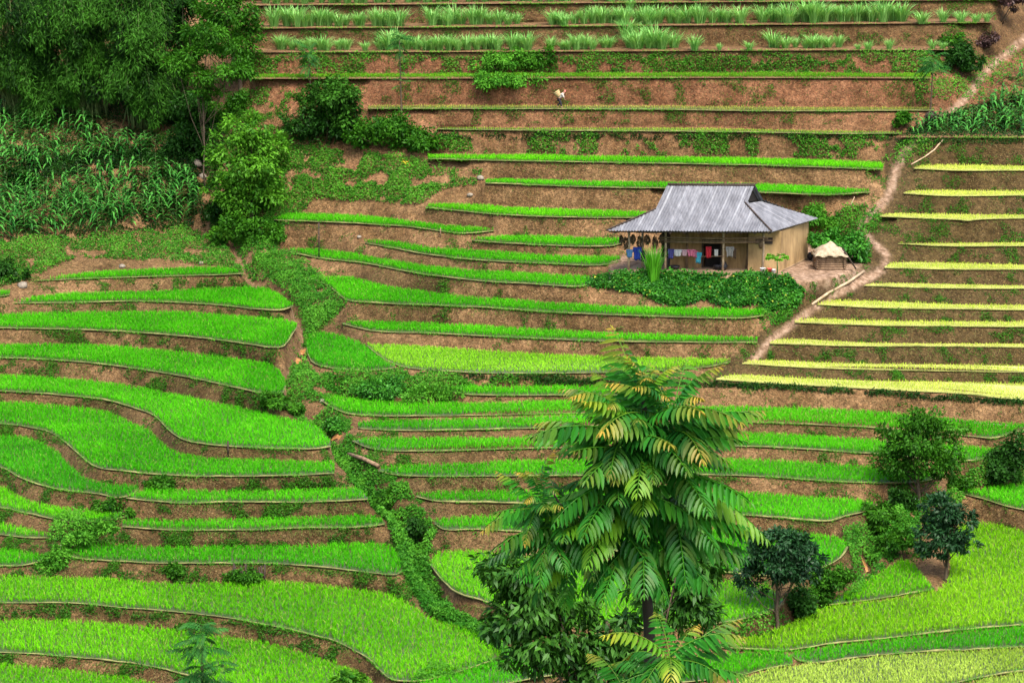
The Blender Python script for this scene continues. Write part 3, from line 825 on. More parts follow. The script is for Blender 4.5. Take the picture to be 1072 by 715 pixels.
# ------------------------------------------------------------------ trees
# big feather-leaved tree close to the viewer
p0, s, bx = root_at(676, 28.5)
pinnate_tree('feather_leaf_tree', 'tall foreground tree with glossy feather-shaped leaves and orange tips', p0, s, bx,
  [(677, 700, 0), (674, 620, 0), (668, 560, .05), (668, 500, 0), (668, 440, 0), (668, 402, 0)],
  [(668, 404, 0, 8, 62, 58, 1.3, .75), (646, 416, .1, 6, 64, 46, 1.2, .7), (692, 418, -.1, 7, 70, 44, 1.2, .75), (668, 424, 0, 9, 108, 28, .95, .42), (646, 440, -.1, 8, 104, 22, .9, .28), (694, 442, .1, 8, 112, 22, .9, .32),
   (668, 446, 0, 9, 112, 20, .85, .15), (668, 462, 0, 14, 118, 14, .8, .08), (694, 480, .15, 12, 116, 10, .8, .04), (642, 486, -.2, 11, 108, 8, .8, .03), (672, 508, .1, 10, 116, 2, .75, 0), (700, 520, 0, 8, 100, -2, .75, 0),
   (640, 530, -.1, 9, 98, -4, .75, 0), (668, 542, 0, 11, 106, -10, .65, 0), (650, 552, -.1, 5, 84, -8, .6, 0),
   (566, 500, -.2, 6, 46, 48, 1.2, .75), (562, 514, -.2, 11, 72, 18, .85, .35), (586, 528, -.1, 13, 88, 8, .8, .08), (610, 548, 0, 9, 86, -4, .75, 0), (572, 544, -.3, 8, 70, -4, .75, 0.02), (596, 562, -.1, 8, 74, -16, .7, 0)],
  r0=.085, r1=.035, branches=([(671, 590, 0), (640, 560, -.1), (600, 530, -.15), (575, 492, -.2)], [(668, 520, 0), (685, 480, .1), (692, 430, .1)], [(668, 500, 0), (650, 460, -.1), (648, 424, -.1)]))
# a second one, its crown just reaching into the picture
p0, s, bx = root_at(694, 25)
pinnate_tree('feather_leaf_tree', 'low young feather-leaved tree with orange tips at the bottom edge', p0, s, bx,
  [(694, 745, 0), (697, 690, 0)], [(697, 676, 0, 8, 82, 42, 1.5, .75), (698, 690, 0, 11, 104, 8, 1.0, .25), (652, 714, .1, 7, 60, 30, 1.3, .7), (700, 715, 0, 10, 100, -6, 1.0, .05)], r0=.05, r1=.03)
# broad-leaved tree behind it
p0, s, bx = root_at(640, 47)
plant('broadleaf_tree', 'dark broadleaf tree with drooping leaf tufts half hidden behind the tall foreground tree', 'tree', bx,
  [(540, 590, 40, 26), (570, 615, 38, 26), (545, 640, 36, 22), (590, 655, 42, 26), (620, 690, 40, 28), (560, 678, 34, 18), (650, 650, 34, 28), (705, 520, 32, 34), (720, 570, 34, 36), (695, 600, 36, 30), (715, 630, 32, 24), (640, 710, 60, 25)],
  'glossy', 12500, 10.5, .36, trunk=(640, 640), nc=150, bark='bark', p0=p0, s=s, tr=6, nl=26, csig=.32, droop=.7, out=.5, up=.6)
# small trees on the lower fields
p0 = gpt(212, 790); s = FPX / to_px(p0)[2]
pinnate_tree('feather_leaf_tree', 'slender feather-leaved sapling rising from the bottom edge at the left', p0, s, (212, 790),
  [(212, 740, 0), (214, 700, 0), (216, 658, 0)], [(216, 652, 0, 9, 30, 30, 1.3, .25), (214, 664, 0, 8, 34, 5, 1.1, .05), (202, 676, .2, 7, 26, 5, 1.1, .0), (212, 690, 0, 9, 32, -8, 1.0, 0), (232, 692, -.2, 8, 26, 5, 1.1, 0), (210, 708, 0, 9, 36, -12, 1, 0), (230, 712, 0, 7, 30, -5, 1, 0)],
  leaf='sapling', r0=.09, r1=.04, detail=False, npair=10, bark='bark', ll=.30, lw=.10)
plant('shrub', 'small bright green bush cut off by the bottom edge below the fields', 'bush', (365, 722), [(366, 712, 15, 11)], 'light', 500, 6, .5, nc=16, nl=4)
plant('dark_tree', 'round dark blue-green tree on a thin trunk beside the lower hedge', 'tree', (812, 652),
  [(816, 545, 30, 12), (790, 556, 22, 15), (840, 558, 19, 14), (816, 570, 36, 14), (780, 578, 14, 11), (847, 577, 11, 10), (803, 538, 14, 8), (786, 592, 14, 8)], 'dark', 8500, 4.8, .42, trunk=(813, 572), nc=100, bark='bark', tr=2.6, nl=16, csig=.24, droop=.25)
plant('dark_tree', 'dark blue-green tree with a lopsided crown on the earth wedge by the yellow-green field', 'tree', (989, 607),
  [(985, 530, 20, 13), (1003, 538, 17, 12), (970, 550, 15, 12), (990, 556, 26, 12), (1012, 572, 12, 7), (966, 570, 12, 7), (985, 572, 14, 6)], 'dark', 4800, 5.2, .42, trunk=(990, 552), nc=80, bark='bark', tr=2.2, nl=14, csig=.25, droop=.25)
plant('broadleaf_tree', 'spreading mid-green tree standing in the gully below the pale seedling steps', 'tree', (962, 522),
  [(962, 428, 26, 11), (938, 440, 20, 11), (988, 441, 20, 11), (962, 452, 44, 11), (930, 468, 20, 9), (994, 467, 20, 8), (960, 474, 44, 9), (940, 490, 24, 8), (985, 488, 22, 7)], 'mid', 8500, 4.0, .5, trunk=(962, 470), nc=110, tr=2.6, nl=20, csig=.24)
# trees and bushes at the upper left
for x0, y0, lab, bl, n in (
  (18, 116, 'leftmost drooping bamboo clump above the maize slope', [(10, 5, 42, 50), (25, 60, 32, 40), (-20, 60, 40, 45), (40, 20, 25, 45)], 11000),
  (90, 118, 'tallest broad bamboo clump in the middle of the grove, hanging in dark plumes', [(80, 0, 40, 45), (100, 20, 30, 45), (75, 55, 34, 45), (105, 75, 30, 38), (60, 85, 22, 25)], 12000),
  (150, 128, 'right-hand bamboo clump leaning over the ravine with greyer plumes', [(145, 0, 30, 40), (155, 30, 24, 40), (140, 70, 28, 40), (160, 85, 18, 30)], 9000)):
    p0 = gpt(x0, y0); s = FPX / to_px(p0)[2]
    root = thing('bamboo_clump', lab, 'bamboo', p0)
    bb = np.array(blobs_px(p0, s, (x0, y0), bl)); mb = MB(); Vs, Fs, ts = [], [], []; o = 0
    for k in range(80):                      # arching culms, each hung with a plume of narrow leaves
        e = bb[rng.integers(len(bb))]; d = rdir(1)[0]; d[2] = abs(d[2]) * .8 + .1; d[1] = -abs(d[1]) * .9 if rng.random() < .75 else d[1]
        top = e[:3] + d * e[3:6] * rng.uniform(.6, 1.05); a = rng.normal(0, .7, 3) * [1, .6, 0] - [0, 0, .2]
        top = top - p0; out = unit(top - a + [0, 0, 1e-3]); hz = out * [1, 1, 0]; hz = hz / max(np.linalg.norm(hz), .2)
        tip = top + hz * rng.uniform(.3, 1.0) - [0, 0, rng.uniform(1.2, 3.2)] + [0, -.3, 0]
        P = catmull3(np.array([a, a * .45 + top * .55 + [0, 0, .6], top, top * .45 + tip * .55 + hz * .35, tip]), 6)
        mb.tube(P, np.linspace(.05, .01, len(P)), 5)
        m = n // 30 + 60; f = rng.uniform(.42, 1, m) * (len(P) - 1); i0 = np.minimum(f.astype(int), len(P) - 2); Q = P[i0] + (P[i0 + 1] - P[i0]) * (f - i0)[:, None]
        w_ = .12 + .34 * np.sin(np.pi * np.clip((f / (len(P) - 1) - .35) / .65, 0, 1))
        Q = Q + rng.normal(size=(m, 3)) * w_[:, None] * [1, 1, .8]
        D = rdir(m) * .75 + hz * .4 - np.array([0, 0, .75]); L = 5.6 / s * rng.uniform(.6, 1.3, m)
        V, F = leafquads(Q, D, rdir(m) * .6 + [0, -.5, .6], L, L * .2)
        Vs.append(V); Fs.append(F + o); o += len(V); ts.append(np.repeat(np.clip(rng.uniform(0, .75) + rng.uniform(-.2, .3, m), 0, 1), 4))
    mesh('foliage', np.vstack(Vs), np.vstack(Fs), LEAF['bamboo'], root, {'tint': np.concatenate(ts)})
    mb.build('culms', M['stem'], root, True)
plant('broadleaf_tree', 'fresh green rounded tree at the head of the stream ravine', 'tree', (262, 228),
  [(262, 140, 26, 24), (240, 150, 22, 24), (285, 158, 20, 24), (262, 172, 40, 22), (236, 190, 22, 20), (285, 195, 22, 18), (262, 205, 36, 18)], 'light', 11000, 4.6, .45, trunk=(262, 165), nc=140, tr=3, nl=20, csig=.26)
plant('slender_tree', 'slim tall tree with a bare pale trunk and flat tiers of foliage beside the bamboo', 'tree', (216, 196),
  [(222, 28, 24, 7), (205, 52, 26, 7), (240, 45, 22, 7), (190, 62, 22, 6), (245, 68, 26, 8), (222, 75, 26, 8), (205, 88, 18, 6), (236, 92, 20, 7)], 'mid', 6500, 4.2, .36, trunk=(222, 30), nc=100, tr=1.0, nl=22, csig=.3, bark='bark', up=.9)
plant('broadleaf_tree', 'shady tree against the upper benches right of the bamboo grove', 'tree', (252, 100), [(240, 15, 34, 22), (255, 40, 22, 22), (225, 35, 28, 22), (250, 62, 20, 18)], 'mid', 7500, 4.3, .42, trunk=(248, 50), nc=110, tr=2.5)
plant('broadleaf_tree', 'dark tree wedged between the bamboo and the slim tall tree', 'tree', (192, 112), [(190, 5, 26, 22), (198, 38, 22, 24), (185, 70, 16, 22)], 'shade', 6500, 4.3, .42, trunk=(192, 50), nc=90, tr=2.5)
SH = [  # root, blobs, leaf, n, L, label
 ((205, 128), [(200, 108, 24, 16), (212, 122, 20, 12), (190, 120, 14, 10)], 'shade', 2000, 5, 'dark leafy bush below the slim tall tree'),
 ((200, 160), [(195, 140, 18, 16), (205, 152, 16, 12)], 'shade', 1500, 5, 'bush beside the grey rocks of the ravine'),
 ((232, 128), [(238, 115, 24, 14), (255, 110, 16, 12)], 'mid', 1700, 5, 'bush between the slim tall tree and the red bank'),
 ((345, 150), [(352, 98, 26, 16), (330, 100, 16, 14), (360, 118, 20, 18)], 'bamboo', 2600, 6, 'feathery bamboo shrub with a pale top on the red bench'),
 ((320, 152), [(316, 128, 22, 18), (345, 135, 24, 18), (365, 132, 16, 16)], 'shade', 2400, 5, 'dark thicket under the feathery bamboo shrub'),
 ((342, 138), [(340, 122, 8, 16), (345, 130, 8, 8)], 'reed', 420, 5, 'yellow-green tuft standing out of the dark thicket'),
 ((400, 154), [(402, 130, 28, 13), (385, 142, 22, 10), (420, 135, 16, 12)], 'mid', 2400, 5, 'wide mid-green bush right of the dark thicket'),
 ((438, 156), [(436, 138, 16, 12), (445, 148, 22, 9), (425, 150, 18, 8)], 'mid', 1700, 5, 'bush at the left end of the vine-covered bank'),
 ((275, 250), [(270, 240, 20, 10), (250, 235, 16, 10), (288, 246, 12, 8)], 'mid', 1500, 5, 'leafy bush at the foot of the fresh green tree'),
 ((236, 252), [(233, 243, 12, 9)], 'light', 600, 5, 'light green bush at the top of the stream'),
 ((228, 230), [(230, 218, 20, 12), (245, 222, 15, 10)], 'shade', 1400, 5, 'shadowy bush left of the fresh green tree'),
 ((20, 196), [(18, 182, 14, 12), (32, 190, 12, 9)], 'shade', 1100, 5, 'dark bush among the maize at the left edge'),
 ((10, 290), [(4, 280, 16, 14), (18, 288, 10, 8)], 'shade', 900, 5, 'dark bush at the left end of the top rice field'),
 ((530, 78), [(530, 62, 22, 8), (512, 70, 20, 7), (550, 66, 12, 8)], 'weed', 1800, 4.5, 'bright green bush spilling over the grassy bench'),
 ((560, 58), [(578, 58, 10, 9), (560, 64, 14, 7)], 'mid', 900, 4.5, 'small dark green bush above the spilling bright bush'),
 ((515, 90), [(510, 86, 24, 6), (545, 84, 20, 5)], 'weed', 1300, 4.5, 'leafy mat hanging down the red bank near the walking person'),
 ((1006, 78), [(1006, 60, 16, 13), (1020, 68, 12, 9), (992, 66, 10, 9)], 'shade', 1900, 4.5, 'dense dark bush beside the feathery sapling by the path'),
 ((1030, 52), [(1026, 44, 12, 5), (1038, 40, 9, 4)], 'purple', 500, 4.5, 'purplish shrub at the end of the cane rows'),
 ((1048, 24), [(1054, 6, 12, 7), (1064, 0, 10, 6)], 'purple', 600, 4.5, 'purplish bush in the top right corner'),
 ((1000, 46), [(998, 42, 14, 6)], 'mid', 500, 4.5, 'low bush between the cane rows and the purplish shrub'),
 ((948, 130), [(945, 124, 8, 6), (938, 128, 6, 5)], 'mid', 420, 4.5, 'low clump of leaves beside the rooted stump at the path'),
 ((880, 274), [(878, 254, 26, 12), (892, 260, 20, 12), (862, 250, 16, 9), (900, 268, 12, 8)], 'vine', 2600, 5.5, 'lush dark green bush behind the log stack'),
 ((856, 240), [(848, 226, 22, 12), (868, 232, 20, 10), (880, 240, 12, 8)], 'weed', 2100, 4.5, 'sprawling light bush on the slope behind the hut'),
 ((400, 412), [(400, 407, 24, 8), (380, 410, 14, 6), (420, 410, 14, 6)], 'vine', 1700, 5, 'blue-green bush on the grassy strip below the lime field'),
 ((455, 418), [(450, 412, 26, 5), (475, 414, 18, 4)], 'weed', 1000, 5, 'low straggling bush right of the blue-green one'),
 ((350, 445), [(352, 438, 14, 9), (360, 443, 10, 7)], 'vine', 900, 5, 'dark bush overhanging the small orange waterfall'),
 ((405, 520), [(404, 508, 10, 12), (414, 516, 12, 12)], 'mid', 1100, 5, 'bush clinging to the stream bank below the log bridge'),
 ((440, 555), [(437, 540, 9, 14), (430, 552, 9, 10)], 'shade', 1000, 5, 'dark bush in the stream cut beside the red earth scar'),
 ((288, 425), [(288, 418, 16, 7), (306, 426, 12, 6), (272, 415, 8, 5)], 'mid', 900, 5, 'bush capping the end of a field rim beside the stream'),
 ((1045, 505), [(1042, 486, 26, 14), (1062, 472, 18, 18), (1020, 494, 20, 10)], 'shade', 3000, 5.5, 'large olive bush at the right edge beyond the spreading tree'),
 ((1008, 505), [(1005, 497, 16, 9), (990, 500, 12, 8)], 'mid', 1000, 5.5, 'bush left of the large olive bush'),
 ((925, 545), [(918, 528, 16, 12), (905, 545, 14, 12), (935, 540, 14, 12)], 'mid', 1700, 5.5, 'leafy thicket in the gully above the orange trickle'),
 ((950, 530), [(950, 522, 14, 8), (935, 518, 10, 7)], 'shade', 800, 5.5, 'dark thicket under the spreading tree'),
 ((930, 580), [(932, 568, 14, 10), (945, 560, 10, 9), (922, 585, 8, 7)], 'mid', 1100, 5.5, 'bush on the right bank of the orange trickle'),
 ((862, 622), [(866, 600, 20, 12), (850, 612, 20, 12), (885, 590, 14, 10)], 'mid', 2200, 5.5, 'upper bush of the hedge left of the orange trickle'),
 ((835, 638), [(836, 620, 18, 14), (845, 630, 14, 9)], 'shade', 1500, 5.5, 'middle bush of the hedge close to the round dark tree'),
 ((790, 660), [(790, 652, 20, 8), (770, 657, 16, 6)], 'mid', 1100, 5.5, 'low hedge bush at the foot of the round dark tree'),
 ((66, 578), [(68, 574, 14, 4), (86, 562, 14, 4), (110, 552, 14, 3.5)], 'weed', 1100, 5, 'bright bush growing across the joint of the left-hand fields'),
 ((58, 592), [(60, 585, 14, 7), (48, 592, 10, 5)], 'weed', 800, 5, 'bright tuft bush lower down the same joint near the pale stone'),
 ((168, 512), [(165, 505, 16, 6), (182, 508, 12, 5)], 'mid', 700, 5, 'leafy patch on the bank between two left-hand fields'),
 ((120, 533), [(112, 528, 14, 7), (138, 532, 16, 6)], 'mid', 800, 5, 'leafy patch where the dark field pinches out'),
 ((262, 613), [(256, 602, 16, 5), (245, 606, 12, 4)], 'mid', 600, 5, 'leafy plants behind the dark stick fence'),
 ((182, 600), [(182, 595, 8, 6)], 'mid', 350, 5, 'small bush on the bank left of the dark stick fence'),
]
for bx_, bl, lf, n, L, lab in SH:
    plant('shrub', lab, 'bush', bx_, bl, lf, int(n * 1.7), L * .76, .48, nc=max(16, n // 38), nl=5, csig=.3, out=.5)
# three feathery saplings on the upper benches
for bx_, top, rad, lab, lf in (((325, 96), (324, 60), 19, 'umbrella-shaped feathery sapling in front of the left cane row', 'sapling'),
                           ((421, 138), (419, 42), 17, 'tall thin sapling with a pale tuft of leaves by the middle cane row', 'sapling'),
                           ((974, 118), (975, 66), 24, 'palm-like sapling on a thin stem at the right end of the yellow terrace', 'sapling')):
    p0 = gpt(*bx_); s = FPX / to_px(p0)[2]
    wh = [(top[0], top[1], 0, 12, rad, 20, 1.2, .1), (top[0], top[1] + 4, 0, 9, rad, -5, 1.0, 0)]
    if bx_[0] == 421: wh.append((419, 80, 0, 7, 12, 10, .8, .3))
    pinnate_tree('sapling', lab, p0, s, bx_, [((bx_[0] + top[0]) / 2, (bx_[1] + top[1]) / 2, 0), (top[0], top[1], 0)], wh, leaf=lf, r0=.06, r1=.03, detail=False, npair=9, bark='bark', ll=.3, lw=.075)

# ------------------------------------------------------------------ the farmhouse
ZY = ZT['Y']
HA = at_plane(658, 284.0, ZY); HB = at_plane(816, 285.0, ZY); HC = at_plane(845, 270.5, ZY)
FD = HB - HA; HW = float(np.linalg.norm(FD)); FD /= HW
SD = HC - HB; HD = float(np.linalg.norm(SD)); SD /= HD
HYAW = math.atan2(FD[1], FD[0])
def hl(a, b, h):      # house coordinates: along the front, back into the slope, up
    return np.array([0, 0, 0]) + FD * a + SD * b + np.array([0, 0, h])
class HB_(MB):
    def hbox(s, a0, a1, b0, b1, h0, h1, **at):
        V = [hl(a, b, h) for h in (h0, h1) for b in (b0, b1) for a in (a0, a1)]
        return s.add(V, [(0, 2, 3, 1), (4, 5, 7, 6), (0, 1, 5, 4), (2, 6, 7, 3), (0, 4, 6, 2), (1, 3, 7, 5)], **at)
def roof_material():
    m, nt, out = mat('corrugated_cement_sheet')
    v = coords(nt)
    base = ramp(nt, noise(nt, .9, 6, .65, v), [(.3, (.105, .108, .122)), (.7, (.18, .183, .20))])
    col = mix(nt, attr(nt, 'lap'), base, (.27, .275, .29))
    st = ramp(nt, noise(nt, 3.2, 6, .75, coords(nt, (1, .25, .4))), [(.42, (.55, .54, .55)), (.6, (1, 1, 1))])
    col = mix(nt, .8, col, st, 'MULTIPLY')
    b = N(nt, 'ShaderNodeBsdfPrincipled', Roughness=.6); b.inputs['Specular IOR Level'].default_value = .35
    nt.links.new(col, b.inputs['Base Color']); nt.links.new(b.outputs[0], out.inputs[0]); return m
M['roof'] = roof_material()
M['wall'] = plainmat('mud_wall', (.15, .092, .038), (.44, .295, .135), 1.0, .9, .5, (1, 1, .5), detail=8)
M['wallb'] = plainmat('woven_bamboo_wall', (.15, .088, .034), (.32, .205, .088), 6, .85, .4, (1, 1, .12))  # bamboo tone darkened to carry the deeper shade under the porch
M['timber'] = plainmat('old_timber', (.10, .06, .035), (.26, .17, .10), 5, .85, .4, (1, 1, .3))
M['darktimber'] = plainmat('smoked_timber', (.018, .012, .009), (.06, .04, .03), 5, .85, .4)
M['paletimber'] = plainmat('pale_pole', (.28, .19, .11), (.48, .36, .24), 5, .8, .3, (.4, .4, 1))
M['dark'] = plainmat('opening_shade', (.006, .005, .004), (.016, .012, .01), 3, .95, 0)  # near-black colour standing in for the shade inside openings
M['cob'] = plainmat('dried_maize', (.06, .036, .02), (.2, .13, .07), 14, .9, .8)
house = thing('farmhouse', 'mud-walled farmhouse with a grey corrugated hip-and-gable roof on the terraced hillside', 'house', HA)
EH, RH = 2.72, 5.05
RB = 2.15                                   # ridge line, measured back from the front posts
def front_pt(a, t):                         # front slope: t 0 eave .. 1 ridge, slightly sagging
    return hl(a, -1.5 + (RB + 1.5) * t, EH + (RH - EH) * t - .10 * math.sin(math.pi * t))
def back_pt(a, t):
    return hl(a, HD + .45 + (RB - HD - .45) * t, 2.5 + (RH - 2.5) * t - .10 * math.sin(math.pi * t))
def top_t(a, lo, hi, gl, gr, tl, tr):
    if a < gl: return tl * (a - lo) / (gl - lo)
    if a > gr: return tr * (hi - a) / (hi - gr)
    return 1.0
def slope(fn, lo, hi, gl, gr, tl, tr, name, wave=.177):
    step = wave / 6; A = np.arange(lo + .02, hi, step); rows = 10
    V, F, lap = [], [], []
    for i, a in enumerate(A):
        tt = top_t(a, lo, hi, gl, gr, tl, tr)
        ph = 2 * math.pi * a / wave; dz = .026 * math.sin(ph)
        sheet = int(a / .92); fr = (a / .92) % 1
        for r in range(rows):
            t = tt * r / (rows - 1)
            course = 1 - ((t * 2.6) % 1)
            V.append(fn(a, t) + np.array([0, 0, dz + .02 * course + .012 * (sheet % 2)]))
            lap.append((1.0 if fr < .11 else 0) * (.75 + .25 * math.sin(sheet * 7.1)) * (0.35 + .65 * min(1, t * 1.6)))
    for i in range(len(A) - 1):
        for r in range(rows - 1):
            p = i * rows + r; F.append((p, p + rows, p + rows + 1, p + 1))
    return mesh(name, V, F, M['roof'], house, {'lap': lap}, True)
roof = slope(front_pt, -.8, HW - .05, 1.5, HW - 2.35, .52, .68, 'roof')
slope(back_pt, -.5, HW + .45, 1.5, HW - 2.3, .5, .62, 'roof')
# hipped ends, corrugations running down to the side eaves
def side(sgn):
    if sgn > 0:
        c = [hl(HW - .05, -1.5, EH), hl(HW + .5, HD + .45, 2.5), front_pt(HW - 2.5, .655) - [0, 0, .06], back_pt(HW - 2.4, .6) - [0, 0, .06]]
    else:
        c = [hl(-.8, -1.5, EH), hl(-.5, HD + .45, 2.5), front_pt(1.5, .51) - [0, 0, .06], back_pt(1.5, .49) - [0, 0, .06]]
    V, F, lap = [], [], []; n = 210
    for i in range(n + 1):
        u = i / n
        lo = c[0] * (1 - u) + c[1] * u; L_ = np.linalg.norm(c[1] - c[0])
        uu = min(1, max(0, (u - .30) / .38)); hi = c[2] * (1 - uu) + c[3] * uu
        if u < .30: hi = c[0] + (c[2] - c[0]) * (u / .30)
        if u > .68: hi = c[3] + (c[1] - c[3]) * ((u - .68) / .32)
        for r in range(5):
            t = r / 4
            V.append(lo * (1 - t) + hi * t + np.array([0, 0, .022 * math.sin(2 * math.pi * u * L_ / .177)]))
            lap.append(.8 if (u * L_ / .92) % 1 < .07 else 0)
    for i in range(n):
        for r in range(4):
            p = i * 5 + r; F.append((p, p + 5, p + 6, p + 1))
    mesh('roof', V, F, M['roof'], house, {'lap': lap}, True)
side(1); side(-1)
cap = MB()
cap.tube([front_pt(1.55, 1.0) + [0, 0, .05], front_pt(HW - 2.3, 1.0) + [0, 0, .05]], .085, 8)
for k in range(34):
    a = 1.55 + (HW - 3.85) * k / 33
    cap.tube([front_pt(a, 1.0) + [0, 0, .12], front_pt(a + .06, 1.0) + [0, 0, .12]], .05, 6)
cap.build('ridge_cap', M['darktimber'], house, True)
for a0, t0, a1, t1 in ((HW - 2.5, .655, HW - .05, 0), (1.5, .51, -.8, 0)):
    q = MB(); p, r_ = front_pt(a0, t0), front_pt(a1, t1)
    pts = [p + (r_ - p) * f + np.array([0, 0, .06 - .1 * math.sin(math.pi * t0 * (1 - f)) * .3]) for f in np.linspace(0, 1, 8)]
    q.tube(pts, .055, 6); q.build('hip_cap', M['darktimber'], house, True)
# near-black panel at each end, painted as the shade of the open gable
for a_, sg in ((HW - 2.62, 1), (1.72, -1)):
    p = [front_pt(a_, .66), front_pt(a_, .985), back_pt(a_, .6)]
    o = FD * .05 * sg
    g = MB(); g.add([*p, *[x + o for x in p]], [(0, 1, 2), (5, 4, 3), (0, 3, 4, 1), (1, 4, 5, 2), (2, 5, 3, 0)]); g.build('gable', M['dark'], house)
# walls
wl = HB_(); FB = .95
d0, d1 = (728 - 658) / 16.95 + .1, (747 - 658) / 16.95 + .05
def wt(a): return 2.62
wl.hbox(2.2, d0, FB, FB + .14, 0, 2.9); wl.hbox(d1, HW - 1.95, FB, FB + .14, 0, 2.9); wl.hbox(d0, d1, FB, FB + .14, 1.78, 2.9)
wl.build('wall', M['wallb'], house)
wl = HB_(); wl.hbox(HW - 1.95, HW - .12, .02, .14, 0, 2.6); wl.hbox(HW - 1.95, HW - 1.8, .14, FB, 0, 2.75)
wl.build('wall', M['wall'], house)
wl = HB_(); V0 = [hl(HW - .12, 0, 0), hl(HW + .04, 0, 0), hl(HW + .04, HD, 0), hl(HW - .12, HD, 0)]
tp = [hl(HW - .12, 0, 2.56), hl(HW + .04, 0, 2.5), hl(HW + .04, HD, 2.36), hl(HW - .12, HD, 2.42)]
wl.add(V0 + tp, [(0, 1, 5, 4), (1, 2, 6, 5), (2, 3, 7, 6), (3, 0, 4, 7), (4, 5, 6, 7), (3, 2, 1, 0)])
wl.build('wall', M['wall'], house)
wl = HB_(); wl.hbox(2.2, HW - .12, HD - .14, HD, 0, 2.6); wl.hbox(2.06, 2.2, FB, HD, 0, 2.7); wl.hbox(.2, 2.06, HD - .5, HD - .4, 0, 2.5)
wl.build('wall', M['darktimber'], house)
fl = HB_(); fl.hbox(-.3, HW + .1, -.25, HD, -.25, .07); fl.build('floor', M['yard'], house)
rm = HB_(); rm.hbox(d0 - .02, d1 + .02, FB + .45, FB + .5, 0, 1.8); rm.build('doorway', M['dark'], house)  # near-black sheet behind the opening paints the shade of the room
fr = HB_()
for a in (d0 - .07, d1): fr.hbox(a, a + .07, FB - .04, FB + .16, .07, 1.8)
fr.hbox(d0 - .1, d1 + .1, FB - .04, FB + .16, 1.78, 1.86); fr.build('door_frame', M['darktimber'], house)
for px_, tone in ((658, 'paletimber'), (662.5, 'paletimber'), (696, 'paletimber'), (756, 'paletimber'), (797.5, 'paletimber'), (713, 'timber'), (776, 'timber')):
    a = (px_ - 658) / 16.95; q = MB(); b = .0 if tone == 'paletimber' else FB - .06
    if px_ == 662.5: b = 1.5
    q.tube([hl(a, b, 0), hl(a + .02, b + .01, 1.3), hl(a, b, 2.75)], [.085, .07, .075], 7); q.build('post', M[tone], house, True)
q = MB(); q.tube([hl(HW - 1.15, -.1, 1.5), hl(HW - 1.15, -.16, 1.75), hl(HW - 1.1, -.1, 2.0)], [.08, .14, .08], 7); q.build('post_binding', M['cob'], house, True)
for h, a0, a1, r_ in ((2.12, 1.9, HW - .7, .055), (1.86, 2.2, HW - 1.0, .06), (1.98, 2.0, HW - .4, .03), (.98, 2.3, HW - 3.1, .025)):
    q = MB(); b = -.12 if h > 1.5 else -.08
    q.tube([hl(a0, b, h), hl((a0 + a1) / 2, b, h - .03), hl(a1, b, h + .01)], r_, 6); q.build('rail', M['timber'], house, True)
q = HB_()
for a in np.linspace(-.4, HW - .3, 12): q.hbox(a, a + .06, -1.42, .3, EH - .16, EH - .08)
q.hbox(-.7, HW - .35, -1.36, -1.28, EH - .10, EH - .03); q.build('rafters', M['darktimber'], house)
q = HB_()
for a in (HW - 1.5, HW - 1.0): q.hbox(a, a + .55, -.05, -.028, 1.75, 2.15)
q.build('window_shutter', M['darktimber'], house)
mv = HB_(); mv.hbox(.25, 2.05, .5, HD - .6, 2.3, 2.4); mv.build('loft', M['darktimber'], house)

# things in and round the porch
def at_h(px_, py_, b):       # porch point seen at a place of the photograph, b metres behind the posts
    a = (px_ - 658) / 16.95 - b * .33; base = HA + hl(a, b, 0)
    x, y, lam = to_px(base); return base + np.array([0, 0, (y - py_) * lam / FPX])
for k, (x, y, w_, h_) in enumerate(((655, 253, .42, .85), (662, 249, .4, .6), (669, 252, .42, .95), (677, 249, .45, .65), (685, 252, .4, .85), (692, 248, .4, .55), (650, 249, .3, .5))):
    c = at_h(x, y, .1); P = c + rdir(150) * np.array([w_ * .42, .22, h_ * .5]) * rng.uniform(.3, 1, (150, 1)) ** .4
    V, F = leafquads(P, rdir(150) * .5 - np.array([0, 0, 1.0]), rdir(150), .2, .06)
    o = mesh('maize_bundle', V - c, F, M['cob'], loc=c)
    tag(o, 'dark bundle of dried maize hanging under the left end of the porch eave', 'maize bundle', 'maize bundles hung under the eave')
ln = MB(); ln.tube([at_h(655, 262, -.15), at_h(675, 264, -.15), at_h(697, 260.5, -.15), at_h(716, 262.5, -.15), at_h(740, 261.5, -.15), at_h(756, 260.5, -.15), at_h(772, 260, -.15)], .012, 4)
tag(ln.build('clothesline', M['darktimber']), 'thin line strung along the porch posts with washing on it', 'clothesline')
def cloth(name, lab, px_, py_, w_, h_, col, c2=None):
    col = tuple(v * .62 for v in col)
    m = plainmat('cloth_' + str(len(bpy.data.materials)), col, c2 or tuple(v * .75 for v in col), 8, .9, .2)
    c = at_h(px_, py_, -.15); n, k = 9, 6; V, F = [], []
    ph = rng.uniform(0, 6)
    for j in range(k + 1):
        for i in range(n + 1):
            u, v = i / n - .5, j / k
            V.append(FD * (u * w_ * (1 - .12 * v + (.25 if name == 'shirt' and v < .35 else 0))) + np.array([0, 0, -v * h_ * (1 + .06 * math.sin(ph + 9 * u))]) + np.array([0, 1, 0]) * .05 * math.sin(ph + 14 * u) * (.3 + v))
    for j in range(k):
        for i in range(n): p = j * (n + 1) + i; F.append((p, p + 1, p + n + 2, p + n + 1))
    o = mesh(name, V, F, m, loc=c, smooth=True); mo = o.modifiers.new('thickness', 'SOLIDIFY'); mo.thickness = .015
    tag(o, lab, 'laundry', 'washing hung along the porch')
